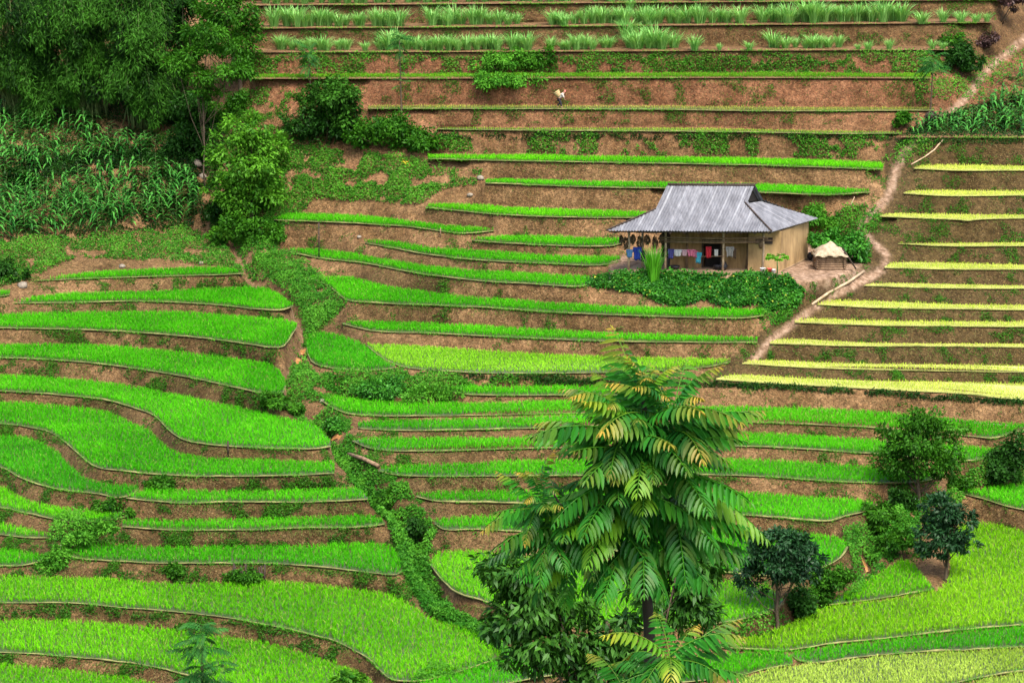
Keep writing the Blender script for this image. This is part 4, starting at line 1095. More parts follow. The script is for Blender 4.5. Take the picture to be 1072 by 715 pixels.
for a in (('shirt', 'light blue shirt hung at the left end of the porch', 659, 261, .35, .5, (.12, .3, .6)),
          ('shirt', 'deep blue shirt hung beside the left porch post', 667, 258.5, .42, .8, (.02, .06, .42)),
          ('trousers', 'dark trousers hung behind the tall grass tuft', 673, 262, .3, .7, (.015, .015, .03)),
          ('shirt', 'purple-blue shirt hung right of the second pale post', 702, 260.5, .32, .6, (.08, .08, .3)),
          ('shirt', 'white shirt hung near the second pale post', 709, 261, .45, .42, (.75, .75, .78)),
          ('towel', 'pale pink towel hung between white and red pieces', 716, 261, .35, .4, (.7, .45, .5)),
          ('shirt', 'bright pink shirt hung left of the doorway', 723, 261, .42, .42, (.75, .2, .32)),
          ('shirt', 'rose-coloured child shirt hung just left of the turquoise piece', 727.5, 262, .2, .45, (.6, .12, .2)),
          ('shirt', 'turquoise shirt hung by the doorway edge', 730.5, 264, .34, .68, (.05, .35, .48)),
          ('towel', 'red cloth hung in front of the dark doorway', 741, 258, .35, .7, (.65, .03, .05)),
          ('towel', 'small white cloth hung right of the red one', 749, 261, .24, .42, (.78, .76, .72)),
          ('shirt', 'grey-white shirt hung right of the third pale post', 763, 258, .42, .62, (.4, .37, .34)),
          ('towel', 'brown cloth hung at the right end of the line', 768, 260, .2, .6, (.13, .08, .05))):
    cloth(*a)
def lathe(name, lab, cat, c, prof, m, n=14):
    mb = MB(); V, F = [], []
    for r_, h in prof:
        for k in range(n): V.append([r_ * math.cos(2 * math.pi * k / n), r_ * math.sin(2 * math.pi * k / n), h])
    for i in range(len(prof) - 1):
        for k in range(n): F.append((i * n + k, i * n + (k + 1) % n, (i + 1) * n + (k + 1) % n, (i + 1) * n + k))
    F.append(tuple(range(n))[::-1])
    o = mesh(name, V, F, m, loc=c, smooth=True); return tag(o, lab, cat)
M['blackpot'] = plainmat('sooty_metal', (.01, .01, .012), (.03, .03, .035), 6, .5, .1)
M['white'] = plainmat('white_plastic', (.6, .6, .58), (.75, .75, .72), 6, .5, 0)
M['redpl'] = plainmat('red_plastic', (.45, .06, .05), (.6, .1, .08), 6, .5, 0)
M['stone'] = plainmat('grey_stone', (.09, .075, .055), (.26, .22, .17), 2.5, .9, .6)
def yard(px_, py_): return at_plane(px_, py_, ZY + .07)
lathe('basin', 'black basin standing right of the doorway', 'basin', HA + hl(5.35, .35, .07), [(.2, 0), (.28, .25), (.3, .28), (.27, .26), (.18, .04)], M['blackpot'])
lathe('water_jar', 'dark round jar standing left of the third pale post', 'jar', HA + hl(5.75, .2, .07), [(.14, 0), (.25, .18), (.26, .3), (.17, .46), (.19, .5), (.14, .46)], M['blackpot'])
lathe('basin', 'dark wide basin on the porch floor by the second pale post', 'basin', HA + hl(2.75, .3, .07), [(.22, 0), (.3, .2), (.32, .24), (.28, .22), (.18, .04)], M['blackpot'])
lathe('bucket', 'white bucket at the foot of the right-hand porch post', 'bucket', HA + hl(8.35, -.35, 0), [(.13, 0), (.17, .3), (.185, .31), (.15, .28), (.12, .03)], M['white'])
lathe('bucket', 'red bucket beside the white one below the mud wall', 'bucket', HA + hl(8.75, -.3, 0), [(.12, 0), (.16, .27), (.175, .28), (.14, .25), (.1, .03)], M['redpl'])
lathe('bucket', 'small white bucket just right of the red one', 'bucket', HA + hl(9.05, -.42, 0), [(.1, 0), (.14, .23), (.15, .24), (.12, .2), (.1, .03)], M['white'])
lathe('water_jar', 'dark jar at the rear corner of the pale mud wall', 'jar', HA + hl(HW + .35, HD - .5, 0), [(.1, 0), (.2, .15), (.2, .28), (.12, .42), (.14, .45), (.1, .42)], M['blackpot'])
def rock(lab, c, r_, name='stone', m='stone', sq=(1, 1, .7), cat='stone', group=None):
    V, F = [], []; nu, nv = 12, 8
    for j in range(nv + 1):
        for i in range(nu):
            th, ph = math.pi * j / nv, 2 * math.pi * i / nu
            V.append([math.sin(th) * math.cos(ph), math.sin(th) * math.sin(ph), math.cos(th)])
    V = np.array(V); k = rng.uniform(0, 50, 3)
    V = V * (.6 + .8 * vnoise(V + k, .9, 3))[:, None] * np.array(sq) * r_
    for j in range(nv):
        for i in range(nu): F.append((j * nu + i, (j + 1) * nu + i, (j + 1) * nu + (i + 1) % nu, j * nu + (i + 1) % nu))
    tag(mesh(name, V, F, M[m], loc=np.asarray(c) + [0, 0, r_ * .25], smooth=True), lab, cat, group)
for x, y, r_, lab in ((657, 285, .16, 'pale stone at the foot of the left porch post'), (661, 286, .13, 'small stone right of the left porch post'), (651, 290, .2, 'flat stone below the left porch post'), (640, 292, .22, 'brown stone at the end of the bean bank'),
                   (492, 205, .3, 'grey stone lying on the brown bank below the green tuft'), (503, 187, .34, 'pale rock outcrop at the left tip of a green terrace'), (24, 300, .45, 'pale rock beside the leftmost little field'), 
                   (128, 280, .3, 'grey boulder at the back of the top rice field'), (211, 276, .28, 'grey boulder at the right end of the top rice field'), (205, 165, .6, 'grey boulder high in the ravine'), (212, 174, .45, 'lower grey boulder in the ravine'), (204, 118, .5, 'grey rock above the ravine bushes'),
                   (64, 573, .2, 'white stone on the joint of the left-hand fields'), (376, 246, .22, 'white stone on the brown bank above a green terrace'), (338, 420, .3, 'pale stone at the left tip of the field below the blue-green bush'), (343, 434, .25, 'pale stone beside the stream above the waterfall')):
    rock(lab, gpt(x, y), r_ * .72)
# stack of split logs under a pale cloth
c0 = gpt(868, 281); sl_ = FPX / to_px(c0)[2]
st = thing('log_stack', 'square stack of split logs under a draped pale cloth beside the house', 'log stack', c0, rz=HYAW + .05)
q = MB()
for r_ in range(8):
    for k in range(3): q.tube([[-.95 + rng.normal(0, .05), -.55 + .5 * k + rng.normal(0, .03), .08 + r_ * .135], [.95 + rng.normal(0, .05), -.55 + .5 * k + rng.normal(0, .03), .08 + r_ * .135]], rng.uniform(.055, .08), 6)
    if r_ < 7:
        for k in range(2): q.tube([[-.85 + 1.7 * k, -.7, .14 + r_ * .135], [-.85 + 1.7 * k, .7, .14 + r_ * .135]], .05, 6)
q.build('logs', M['timber'], st, True)
V, F = [], []; n = 20
for j in range(n + 1):
    for i in range(n + 1):
        x, y = (i / n - .5) * 2.1, (j / n - .5) * 1.75
        d = max(abs(x) / .95, abs(y) / .8); pk = max(0, 1 - math.hypot(x * 1.0, y * 1.1))
        z = 1.12 + .6 * pk ** 1.1 - max(0, d - .8) * .8 + .05 * math.sin(9 * x + 4 * y)
        V.append([x, y, z])
for j in range(n):
    for i in range(n): p = j * (n + 1) + i; F.append((p, p + 1, p + n + 2, p + n + 1))
M['cloth'] = plainmat('sacking', (.20, .15, .09), (.40, .33, .23), 5, .9, .4)
o = mesh('cover', V, F, M['cloth'], st, smooth=True); o.modifiers.new('t', 'SOLIDIFY').thickness = .02
q = MB(); q.tube([[.7, -.6, 1.35], [1.55, -.75, .1]], .05, 6); q.build('prop_pole', M['darktimber'], st, True)
# long pole down the bank and other poles
def pole(name, lab, cat, pts, r_, m='paletimber', group=None):
    pts = np.array(pts); q = MB(); q.tube(pts - pts[0], r_, 7); return tag(q.build(name, M[m], smooth=True, loc=pts[0]), lab, cat, group)
pole('wooden_pole', 'long pale pole lying down the bank below the log stack', 'pole', [gpt(850, 321) + [0, 0, .12], gpt(868, 311) + [0, 0, .3], gpt(888, 300) + [0, 0, .3], gpt(904, 286) + [0, 0, .12]], .085)
pole('log_bridge', 'dark log lying across the stream cut', 'log', [gpt(365, 470) + [0, 0, .35], gpt(380, 481) + [0, 0, .5], gpt(396, 491) + [0, 0, .2]], .11, 'timber')
pole('stake', 'thin upright stake in the terrace left of the brown bank', 'stake', [gpt(334, 270) - [0, 0, .1], gpt(334, 270) + [.02, 0, 2.35]], .045, 'darktimber')
pole('stake', 'short upright stake on the rim of the second middle terrace', 'stake', [gpt(461, 248) - [0, 0, .1], gpt(461, 248) + [.02, 0, .6]], .04, 'timber')
pole('stake', 'short dark stake on the rim of the curved left-hand field', 'stake', [gpt(239, 476) - [0, 0, .1], gpt(239, 476) + [0, 0, .75]], .05, 'darktimber')
pole('branch', 'crooked bare branch leaning beside the footpath right of the roof', 'branch', [gpt(888, 222), gpt(889, 222) + [.1, 0, .5], gpt(890, 222) + [.25, 0, 1.0]], .03, 'paletimber')
pole('branch', 'bleached fallen branch lying beside the lopsided dark tree', 'branch', [gpt(949, 514) + [0, 0, .6], gpt(955, 520) + [0, 0, .5], gpt(962, 527) + [0, 0, .3]], [.09, .06, .03], 'white')
pole('pipe', 'pale hose slanting down the bank above the first pale step', 'hose', [gpt(987, 148) + [0, 0, .1], gpt(978, 158) + [0, 0, .1], gpt(968, 166) + [0, 0, .1], gpt(954, 173) + [0, 0, .05]], .05)
tf = thing('stick_fence', 'short dark fence of stuck branches at the foot of a left-hand bank', 'fence', gpt(258, 609))
b0 = gpt(258, 609)
for k, x in enumerate(np.linspace(243, 277, 13)):
    q = MB(); p = gpt(x, 609 + .6 * math.sin(k)) - b0; h = rng.uniform(.55, 1.0)
    q.tube([p - [0, 0, .1], p + [rng.normal(0, .06), rng.normal(0, .05), h]], .045, 5); q.build('stick', M['darktimber'], tf, True)
q = MB(); q.tube([gpt(244, 609) - b0 + [0, -.05, .5], gpt(260, 609) - b0 + [0, -.05, .42], gpt(276, 609) - b0 + [0, -.05, .5]], .04, 5); q.build('cross_stick', M['darktimber'], tf, True)
# the stump with roots at the path
rock('dark root ball of the palm-like sapling at the path', gpt(974, 124), .42, 'root_ball', 'darktimber', (1, .8, .8), 'root ball')
# yellow flowering plant on the green bank
p = gpt(425, 172); V, F = leafquads(p + rng.normal(0, .14, (60, 3)) + [0, 0, .25], rdir(60), rdir(60), .12, .06)
M['yellow'] = plainmat('yellow_petals', (.75, .45, .02), (.8, .6, .05), 5, .7, 0)
yf = thing('flower_clump', 'small yellow flower clump on the weedy bank', 'flowers', p)
mesh('flowers', V - p, F, M['yellow'], yf); q = MB()
for k in range(14): q.tube([[0, 0, -.05], rng.normal(0, .13, 3) * [1, 1, .3] + [0, 0, .3]], .012, 4)
q.build('stems', M['stem'], yf)
# running water at the small falls
wm, nt_, out_ = mat('silty_water')
bb_ = N(nt_, 'ShaderNodeBsdfPrincipled', Roughness=.12); nt_.links.new(ramp(nt_, noise(nt_, 3, 4, .6, coords(nt_, (1, 1, .3))), [(.35, (.30, .13, .04)), (.7, (.52, .28, .12))]), bb_.inputs['Base Color']); nt_.links.new(bb_.outputs[0], out_.inputs[0])
wv = MB()
WATER = ((349, 446, 356, 451, 3), (316, 352, 322, 362, 3.5), (312, 360, 316, 372, 3), (904, 571, 909, 583, 3.0), (908, 586, 905, 597, 2.4), (376, 505, 384, 510, 4))
for x0, y0, x1, y1, hw in WATER:
    r_ = [gpt(x0 - hw, y0), gpt(x0 + hw, y0), gpt(x1 - hw, y1), gpt(x1 + hw, y1)]
    n = 6; Vv = []
    for k in range(n + 1):
        f = k / n; wob = .04 * math.sin(5 * f + x0)
        for e in (0, 1): Vv.append(gpt(x0 + (x1 - x0) * f + hw * (2 * e - 1) * (.7 + .3 * math.sin(7 * f)), y0 + (y1 - y0) * f) + [wob, -.03, .05])
    wv.add(Vv, [(2 * k, 2 * k + 1, 2 * k + 3, 2 * k + 2) for k in range(n)])
kind(wv.build('stream_water', wm, smooth=True), 'structure')

# ------------------------------------------------------------------ the person on the yellow terrace
pb = gpt(585.2, 114.4); pb[2] = float(ZF('M0', 585.2)) + .02
def skinned(name, edges, m, parent=None, sub=2, loc=None):
    """edges: list of chains of (x, y, z, r); chains share joints by equal coordinates"""
    V, E, Rr, key = [], [], [], {}
    def vi(q):
        k = tuple(round(c, 4) for c in q[:3])
        if k not in key: key[k] = len(V); V.append(q[:3]); Rr.append(q[3])
        return key[k]
    for ch in edges:
        ids = [vi(q) for q in ch]; E += list(zip(ids, ids[1:]))
    me = bpy.data.meshes.new(name); me.from_pydata(V, E, []); me.update()
    o = bpy.data.objects.new(name, me); link(o, parent)
    if loc is not None: o.location = loc
    md = o.modifiers.new('skin', 'SKIN'); md.use_smooth_shade = True
    if not me.skin_vertices: me.attributes  # layer is made by the modifier below
    lay = me.skin_vertices[0] if me.skin_vertices else None
    if lay is None:
        bpy.context.view_layer.objects.active = o; bpy.ops.mesh.customdata_skin_add(); lay = me.skin_vertices[0]
    for sv, r_ in zip(lay.data, Rr): sv.radius = (r_, r_)
    lay.data[0].use_root = True
    sb = o.modifiers.new('sub', 'SUBSURF'); sb.levels = sb.render_levels = sub
    me.materials.append(m); return o
M['skin'] = plainmat('skin', (.25, .13, .08), (.32, .18, .11), 4, .6, 0)
M['shirt'] = plainmat('white_shirt', (.26, .24, .21), (.42, .38, .33), 8, .9, .3)
M['trousers'] = plainmat('dark_trousers', (.012, .01, .014), (.035, .03, .035), 8, .9, .3)
M['scarf'] = plainmat('pink_scarf', (.6, .13, .12), (.75, .26, .22), 8, .9, .3)
M['basket'] = plainmat('wicker', (.36, .24, .10), (.62, .46, .22), 22, .9, .8)
pe = (0, 0, .72, .13); ch = (.24, 0, 1.04, .15); nk = (.36, 0, 1.17, .06); hd = (.47, 0, 1.24, .105)
kl, al = (.10, .08, .40, .075), (-.13, .09, .09, .045); kr, ar = (.13, -.08, .40, .075), (.20, -.09, .08, .045)
hl_, hr_ = (0.01, .085, .68, .1), (0.01, -.085, .68, .1)
body = skinned('person', [[pe, ch, nk, hd], [pe, hl_, kl, al, (-.03, .09, .035, .04)], [pe, hr_, kr, ar, (.31, -.09, .035, .04)],
    [ch, (.27, .19, 1.03, .07), (.36, .22, .80, .05), (.44, .17, .64, .04), (.47, .16, .57, .035)], [ch, (.27, -.19, 1.03, .07), (.38, -.22, .80, .05), (.42, -.16, .66, .04), (.44, -.15, .60, .035)]], M['skin'], loc=pb)
body.scale = (.92, .92, .92)
tag(body, 'bent person in a pink headscarf, white shirt and dark trousers walking along the narrow terrace', 'person')
skinned('shirt', [[(0, 0, .74, .155), (.14, 0, .92, .175), (.24, 0, 1.04, .18), (.34, 0, 1.13, .09)], [(.24, 0, 1.04, .18), (.27, .19, 1.03, .085), (.36, .22, .80, .066)], [(.24, 0, 1.04, .18), (.27, -.19, 1.03, .085), (.38, -.22, .80, .066)]], M['shirt'], body)
skinned('trousers', [[(0, 0, .72, .15), (0.01, .085, .66, .115), (.10, .08, .40, .095), (-.11, .09, .14, .075)], [(0, 0, .72, .15), (0.01, -.085, .66, .115), (.13, -.08, .40, .095), (.19, -.09, .13, .075)]], M['trousers'], body)
skinned('headscarf', [[(.40, 0, 1.25, .07), (.46, 0, 1.29, .125), (.51, 0, 1.28, .10)]], M['scarf'], body)
q = MB(); bkc = np.array([-.06, 0, 1.02]); ax = unit(np.array([-.55, 0, .85])); pts = [bkc - ax * .22, bkc - ax * .1, bkc + ax * .1, bkc + ax * .27]
q.tube(pts, [.13, .18, .22, .25], 14); q.tube([bkc + ax * .25, bkc + ax * .29], [.262, .262], 14)
bk_ = q.build('basket', M['basket'], smooth=True, loc=pb); bk_.scale = (.92, .92, .92)
tag(bk_, 'woven back basket carried by the bent person on the narrow terrace', 'basket')

# ------------------------------------------------------------------ crops one can count: cane clumps and maize
def strap(nb, h, w, spread, arch):
    """a clump of arching strap leaves, each a 4-segment ribbon"""
    V, F, t = [], [], []
    for k in range(nb):
        az = rng.uniform(0, 6.28); d = np.array([math.cos(az), math.sin(az), 0]); s = np.array([-d[1], d[0], 0])
        H = h * rng.uniform(.6, 1.1); b = d * rng.uniform(0, .3) + s * rng.uniform(-.12, .12); out = spread * rng.uniform(.2, 1); tv = rng.uniform(0, 1)
        o = len(V)
        for i, f in enumerate((0, .35, .65, .88, 1.0)):
            p = b + d * out * f ** 1.6 * H + np.array([0, 0, H * (f - arch * out * f ** 3)])
            ww = w * (1 - f ** 2.2) * (.6 + .8 * f) + .003
            V += [p - s * ww, p + s * ww]; t += [tv, tv]
        F += [(o + 2 * i, o + 2 * i + 1, o + 2 * i + 3, o + 2 * i + 2) for i in range(4)]
    return np.array(V), np.array(F), t
def maize_plant(h):
    V, F, t = [], [], []
    sv = MB(); sv.tube([[0, 0, -.05], [.01, 0, h * .5], [0, .01, h * .95]], [.02, .016, .006], 5)
    az0 = rng.uniform(0, 3.14)
    for k in range(10):
        f = .12 + .83 * k / 9; az = az0 + math.pi * (k % 2) + rng.normal(0, .4)
        d = np.array([math.cos(az), math.sin(az), 0]); s = np.array([-d[1], d[0], 0]); L = h * .5 * (.55 + .9 * math.sin(math.pi * min(1, f * .85 + .1))); o = len(V); tv = rng.uniform(0, 1)
        for g in (0, .3, .6, .85, 1.0):
            p = np.array([0, 0, h * f * .9]) + d * L * (.75 * g) + np.array([0, 0, L * (.62 * g - .85 * g * g)])
            ww = .065 * (1 - g ** 2) + .005
            V += [p - s * ww, p + s * ww]; t += [tv, tv]
        F += [(o + 2 * i, o + 2 * i + 1, o + 2 * i + 3, o + 2 * i + 2) for i in range(4)]
    return sv, np.array(V), np.array(F), t
canes = []
for k in range(6):
    V, F, t = strap(120, 1.4, .022, .85, .38)
    o = mesh('cane_clump', V, F, LEAF['cane'], attrs={'tint': t}); canes.append(o)
used = [False] * 6
def put_cane(x, y, sc, lab, grp):
    k = int(rng.integers(6))
    if used[k]: o = canes[k].copy(); COL.objects.link(o)
    else: o = canes[k]; used[k] = True
    o.location = gpt(x, y) + [0, 0, .04]; o.rotation_euler = (0, 0, rng.uniform(0, 6.28)); o.scale = (sc * rng.uniform(.9, 1.2), sc * rng.uniform(.9, 1.2), sc * rng.uniform(.85, 1.15))
    tag(o, lab, 'cane', grp)
rows = [
 ('T4', 'tall pale green cane clump in the topmost row of the benches', 'topmost row of cane', [(275, 1040, 1.0)], 4.6, .9, 9.5),
 ('T3', 'tall pale green cane clump in the second row from the top', 'second row of cane', [(286, 428, 1.0), (446, 551, 1.0), (570, 784, 1.05), (794, 950, 1.15)], 28.2, 1.0, 9),
 ('T2', 'tall pale green cane clump in the third row above the grassy bench', 'third row of cane', [(284, 371, .9), (394, 556, 1.0), (572, 645, .9), (655, 712, 1.2), (800, 882, .85)], 53.2, .95, 9),
]
for nm, lab, grp, segs, yb, hs, st_ in rows:
    for a, b, sc in segs:
        for x in np.arange(a + 5, b - 3, st_):
            x = x + rng.normal(0, 2); rm = np.interp(x, TR[nm][1][:, 0], TR[nm][1][:, 1])
            put_cane(x, rm - 1.6 + rng.normal(0, .5), sc * hs * rng.uniform(.7, 1.2), lab, grp)
for x, y, sc, lab in ((965, 26, .95, 'cane clump in the second row just after its gap'), (987, 25, .85, 'smaller cane clump near the right end of the second row'), (1006, 25, .8, 'small cane clump beside the last of the second row'), (1022, 25, .65, 'cane clump second to last in the second row'), (1033, 25, .6, 'last low cane clump at the right end of the second row'),
                      (382, 54, .6, 'short cane clump alone in the gap of the third row'), (727, 54, .9, 'lone full cane clump right of the big clumps in the third row'), (753, 54, .45, 'thin small cane clump alone in the third row gap'), (784, 54, .7, 'cane clump at the start of the right third-row stretch'), (898, 53.5, .45, 'tiny cane tuft in the third row'),
                      (909, 53.5, .65, 'short cane clump standing alone in the third row'), (931, 53, .6, 'lone small cane clump left of the palm-like sapling'), (976, 53, .6, 'cane clump behind the palm-like sapling'), (987, 53, .55, 'last cane clump of the third row by the dark bush'),
                      (655, 40, 1.1, 'large pale cane clump spilling down between second and third row'), (672, 46, 1.3, 'biggest cane clump hanging over the third row'), (660, 14, .8, 'pale cane clump on the bank above the second row')):
    put_cane(x, y, sc, lab, 'stray cane clumps')
mz = []
for k in range(7):
    sv, V, F, t = maize_plant(rng.uniform(1.15, 1.5))
    r0 = thing('maize_plant', 'x', 'maize'); sv.build('stalk', M['stem'], r0, True); mesh('leaves', V, F, LEAF['maize'], r0, {'tint': t}); mz.append(r0)
mused = [False] * 7
def put_maize(x, y, sc, lab, grp):
    k = int(rng.integers(7))
    if mused[k]:
        o = mz[k].copy(); COL.objects.link(o)
        for c in mz[k].children: q = c.copy(); COL.objects.link(q); q.parent = o
    else: o = mz[k]; mused[k] = True
    o.location = gpt(x, y); o.rotation_euler = (rng.normal(0, .06), rng.normal(0, .06), rng.uniform(0, 6.28)); o.scale = (sc,) * 3
    tag(o, lab, 'maize', grp)
def poly_pts(poly, n, mind=0):
    P = PL(poly); lo, hi = P.min(0), P.max(0); out = []
    t = 0
    while len(out) < n and t < 60000:
        t += 1; q = lo + rng.uniform(0, 1, 2) * (hi - lo)
        if pip(np.array([q[0]]), np.array([q[1]]), P)[0] and (mind == 0 or all((q[0] - o[0])**2 + 3.2 * (q[1] - o[1])**2 > mind**2 for o in out)): out.append(q)
    return np.array(out)
for poly, n, md, lab, grp in (
   ('-8,198 60,196 120,186 198,186 206,205 205,226 120,243 0,250 -8,250', 150, 8, 'green maize plant in the lower maize patch on the left slope', 'maize of the lower left patch'),
   ('-8,160 40,158 110,158 190,150 196,166 110,172 30,184 -8,186', 52, 7.5, 'green maize plant in the middle band above the dark hedge on the left slope', 'maize of the middle left band'),
   ('-8,112 60,122 120,140 100,150 30,154 -8,150', 34, 8, 'green maize plant below the bamboo grove at the left edge', 'maize below the bamboo')):
    for x, y in poly_pts(poly, n, md): put_maize(x, y, rng.uniform(1.0, 1.4), lab, grp)
for poly, n, md, lab, grp in (('950,140 985,130 1035,126 1078,124 1078,142 950,143', 44, 6.5, 'green maize plant in the front rows of the upper right patch', 'maize of the upper right front rows'),
   ('1022,116 1046,104 1078,98 1078,118 1030,121', 16, 7, 'green maize plant in the upper right patch behind the front rows', 'maize of the upper right back rows'), ('1045,86 1078,78 1078,92 1050,95', 6, 7, 'green maize plant near the path in the highest right patch', 'maize of the highest right patch')):
    for x, y in poly_pts(poly, n, md): put_maize(x, y, rng.uniform(.95, 1.2), lab, grp)
# tall grass tuft in front of the porch, small papaya by the wall
V, F, t = strap(150, 2.3, .03, .42, .35); p = gpt(684, 296)
gt = thing('grass_tuft', 'tall bright green grass tuft standing in front of the porch', 'grass tuft', p); mesh('blades', V, F, LEAF['reed'], gt, {'tint': t})
p = gpt(813, 294); pp = thing('papaya_plant', 'young papaya plant with a few pale leaves by the mud wall', 'plant', p)
q = MB(); q.tube([[0, 0, -.1], [.03, 0, .7], [0, 0, 1.35]], [.05, .045, .03], 7)
Vs, Fs, ts = [], [], []
for k in range(8):
    az = k * 2.4; d = np.array([math.cos(az), math.sin(az), 0]); e = np.array([0, 0, 1.3]) + d * .45 + [0, 0, .12 + .1 * (k % 2)]
    q.tube([[0, 0, 1.3], e], .012, 4)
    for j in range(5):
        aa = az + (j - 2) * .5; dd = np.array([[math.cos(aa), math.sin(aa), -.25]]); v, f = leafquads(np.array([e]), dd, np.array([[0, 0, 1.0]]), .34, .45)
        Fs.append(f + 4 * len(Fs)); Vs.append(v); ts += [.7] * 4
q.build('stem', M['stem'], pp, True); mesh('leaves', np.vstack(Vs), np.vstack(Fs), LEAF['light'], pp, {'tint': ts})

# ------------------------------------------------------------------ ground cover nobody could count
def scatter(name, polys, leaf, L, W, ht, up=.7, clump=.5, dry=0.0, banks=False):
    """leafy ground cover in image polygons: (polygon, leaves per px, clump threshold)"""
    PV, PF, PT, PD = [], [], [], []; o = 0
    for poly, dens, thr in polys:
        P = PL(poly); lo, hi = P.min(0), P.max(0); n = int((hi[0] - lo[0]) * (hi[1] - lo[1]) * dens)
        q = lo + rng.uniform(0, 1, (n, 2)) * (hi - lo); q = q[pip(q[:, 0], q[:, 1], P)]
        for (a, b, c, d, hw) in WATER:
            f = np.clip((q[:, 1] - b) / (d - b), 0, 1); q = q[~((abs(q[:, 0] - a - (c - a) * f) < hw + 1) & (q[:, 1] > b - 1) & (q[:, 1] < d + 4))]
        if banks:
            j = np.clip(np.searchsorted(gx, q[:, 0]) - 1, 0, NX - 2); i = np.clip(np.searchsorted(gy, q[:, 1]) - 1, 0, NY - 2); q = q[~(tread[i, j] | tread[i + 1, j])]
            q = q[dist_px(q[:, 0], q[:, 1], PATH[::3]) > 7]
        G = gpt(q[:, 0], q[:, 1]); nz = vnoise(G + 3.3, .8 if banks else 1.1, 3); k = nz > thr + (rng.uniform(-.09, .09, len(nz)) if banks else 0); G = G[k]; nz = nz[k]; m = len(G)
        if m == 0: continue
        hh = ht * np.clip((nz - thr) / (.3), 0, 1.3) ** .8
        G = G + np.array([0, 0, 1]) * (hh * rng.uniform(.1, 1, m))[:, None] - np.array([0, 1, 0]) * rng.uniform(0, .12, m)[:, None]
        D = rdir(m) + np.array([0, -.5, -.1]); Nn = np.array([0, -.45, up]) + rdir(m) * .5
        V, F = leafquads(G, D, Nn, L * rng.uniform(.6, 1.3, m), L * W * rng.uniform(.7, 1.2, m))
        PV.append(V); PF.append(F + o); o += len(V)
        t = np.clip((nz - .35) * 1.4 + rng.uniform(-.3, .3, m), 0, 1)
        PT.append(np.repeat(t, 4)); PD.append(np.repeat((rng.uniform(0, 1, m) < dry) * rng.uniform(.3, 1, m), 4))
    return kind(mesh(name, np.vstack(PV), np.vstack(PF), LEAF[leaf], attrs={'tint': np.concatenate(PT), 'dry': np.concatenate(PD)}), 'stuff')
scatter('stream_weeds', [
  ('205,225 240,235 262,280 300,300 316,318 318,345 306,366 298,385 304,410 282,420 312,434 345,452 352,470 366,500 386,522 408,546 417,576 424,602 446,642 478,658 512,674 536,690 562,692 546,668 505,640 470,622 456,602 447,580 457,556 446,540 425,508 400,488 382,475 372,460 366,440 345,425 352,408 335,395 320,378 326,350 352,332 364,318 345,300 327,285 297,270 300,245 285,228', 2.0, .40),
  ('262,270 300,262 330,282 350,312 352,330 325,345 310,312', 1.6, .25),
  ('240,232 300,226 292,262 262,268', 1.2, .35), ('405,545 440,560 455,602 482,632 522,655 562,690 530,692 500,668 462,652 440,634 420,595', 2.2, .2), ('345,440 366,452 376,480 402,515 432,556 412,552 385,520 360,482', 1.6, .3),
  ('335,392 420,390 480,398 520,408 500,412 460,410 420,415 345,415', 1.6, .34),
  ('470,396 545,396 545,404 480,404', .9, .45),
  ('860,225 912,212 925,232 905,250 860,238', 1.3, .38),
  ('790,322 830,318 825,335 800,345', 1.2, .4),
  ('425,690 470,700 530,688 560,684 560,692 470,710 430,715', 1.2, .45),
  ('60,540 130,540 110,560 84,572 60,598 40,592', 1.2, .42),
  ('880,560 960,520 965,560 925,595 900,625 860,640 850,632 900,600', 1.6, .34),
  ('760,655 850,630 860,640 800,662 764,670', 1.0, .45)], 'weed', .15, .6, .5)
scatter('bank_weeds', [
  ('0,255 60,250 130,246 205,238 250,262 262,290 238,279 175,274 130,272 80,270 30,292 0,300', 2.2, .33),
  ('262,152 330,155 400,160 445,168 462,200 440,215 330,208 300,235 262,232', 1.8, .40),
  ('430,176 505,178 500,192 470,198 440,205', 1.2, .4),
  ('455,140 520,139 700,141 870,142 935,143 925,166 800,164 600,161 470,159', 1.15, .5),
  ('262,60 500,60 800,58 1000,56 985,78 262,79', 1.1, .44),
  ('955,80 1005,86 990,112 960,110', 1.0, .45),
  ('905,140 985,146 960,170 930,172', .8, .5),
  ('1000,75 1040,60 1080,40 1080,100 1030,112 1000,100', .8, .47),
  ('240,100 300,95 330,110 330,155 262,155 235,140', 1.2, .42), ('930,480 985,500 1010,512 1000,560 960,590 930,560', 1.3, .42), ('1072,470 985,505 1000,512 1072,505', 1.0, .4),
  ('150,120 205,110 262,130 262,160 205,170 160,150', .8, .42)], 'weed', .16, .55, .45, dry=.12)
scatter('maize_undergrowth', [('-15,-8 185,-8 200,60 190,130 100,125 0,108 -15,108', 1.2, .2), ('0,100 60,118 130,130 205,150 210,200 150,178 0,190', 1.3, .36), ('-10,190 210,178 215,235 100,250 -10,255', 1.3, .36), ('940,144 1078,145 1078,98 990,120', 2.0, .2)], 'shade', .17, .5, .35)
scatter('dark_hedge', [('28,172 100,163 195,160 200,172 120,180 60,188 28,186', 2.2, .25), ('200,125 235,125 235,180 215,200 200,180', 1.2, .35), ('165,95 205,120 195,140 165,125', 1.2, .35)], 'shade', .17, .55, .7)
scatter('bean_vines', [('612,294 640,289 680,286 730,288 790,287 826,291 842,306 836,322 805,326 795,318 760,322 735,314 712,322 690,318 668,308 640,303 615,300', 3.0, .30)], 'vine', .18, .75, .34, dry=.02)
scatter('riser_weeds', [('-10,290 330,290 470,560 540,690 -10,720', 1.6, .585), ('290,225 640,225 700,330 1085,410 1085,600 700,660 460,600 400,420', 1.2, .68), ('925,150 1085,150 1085,400 770,400', 1.3, .60), ('262,0 1050,0 1000,130 262,130', 1.0, .60)], 'mid', .12, .5, .22, dry=.15, banks=True)
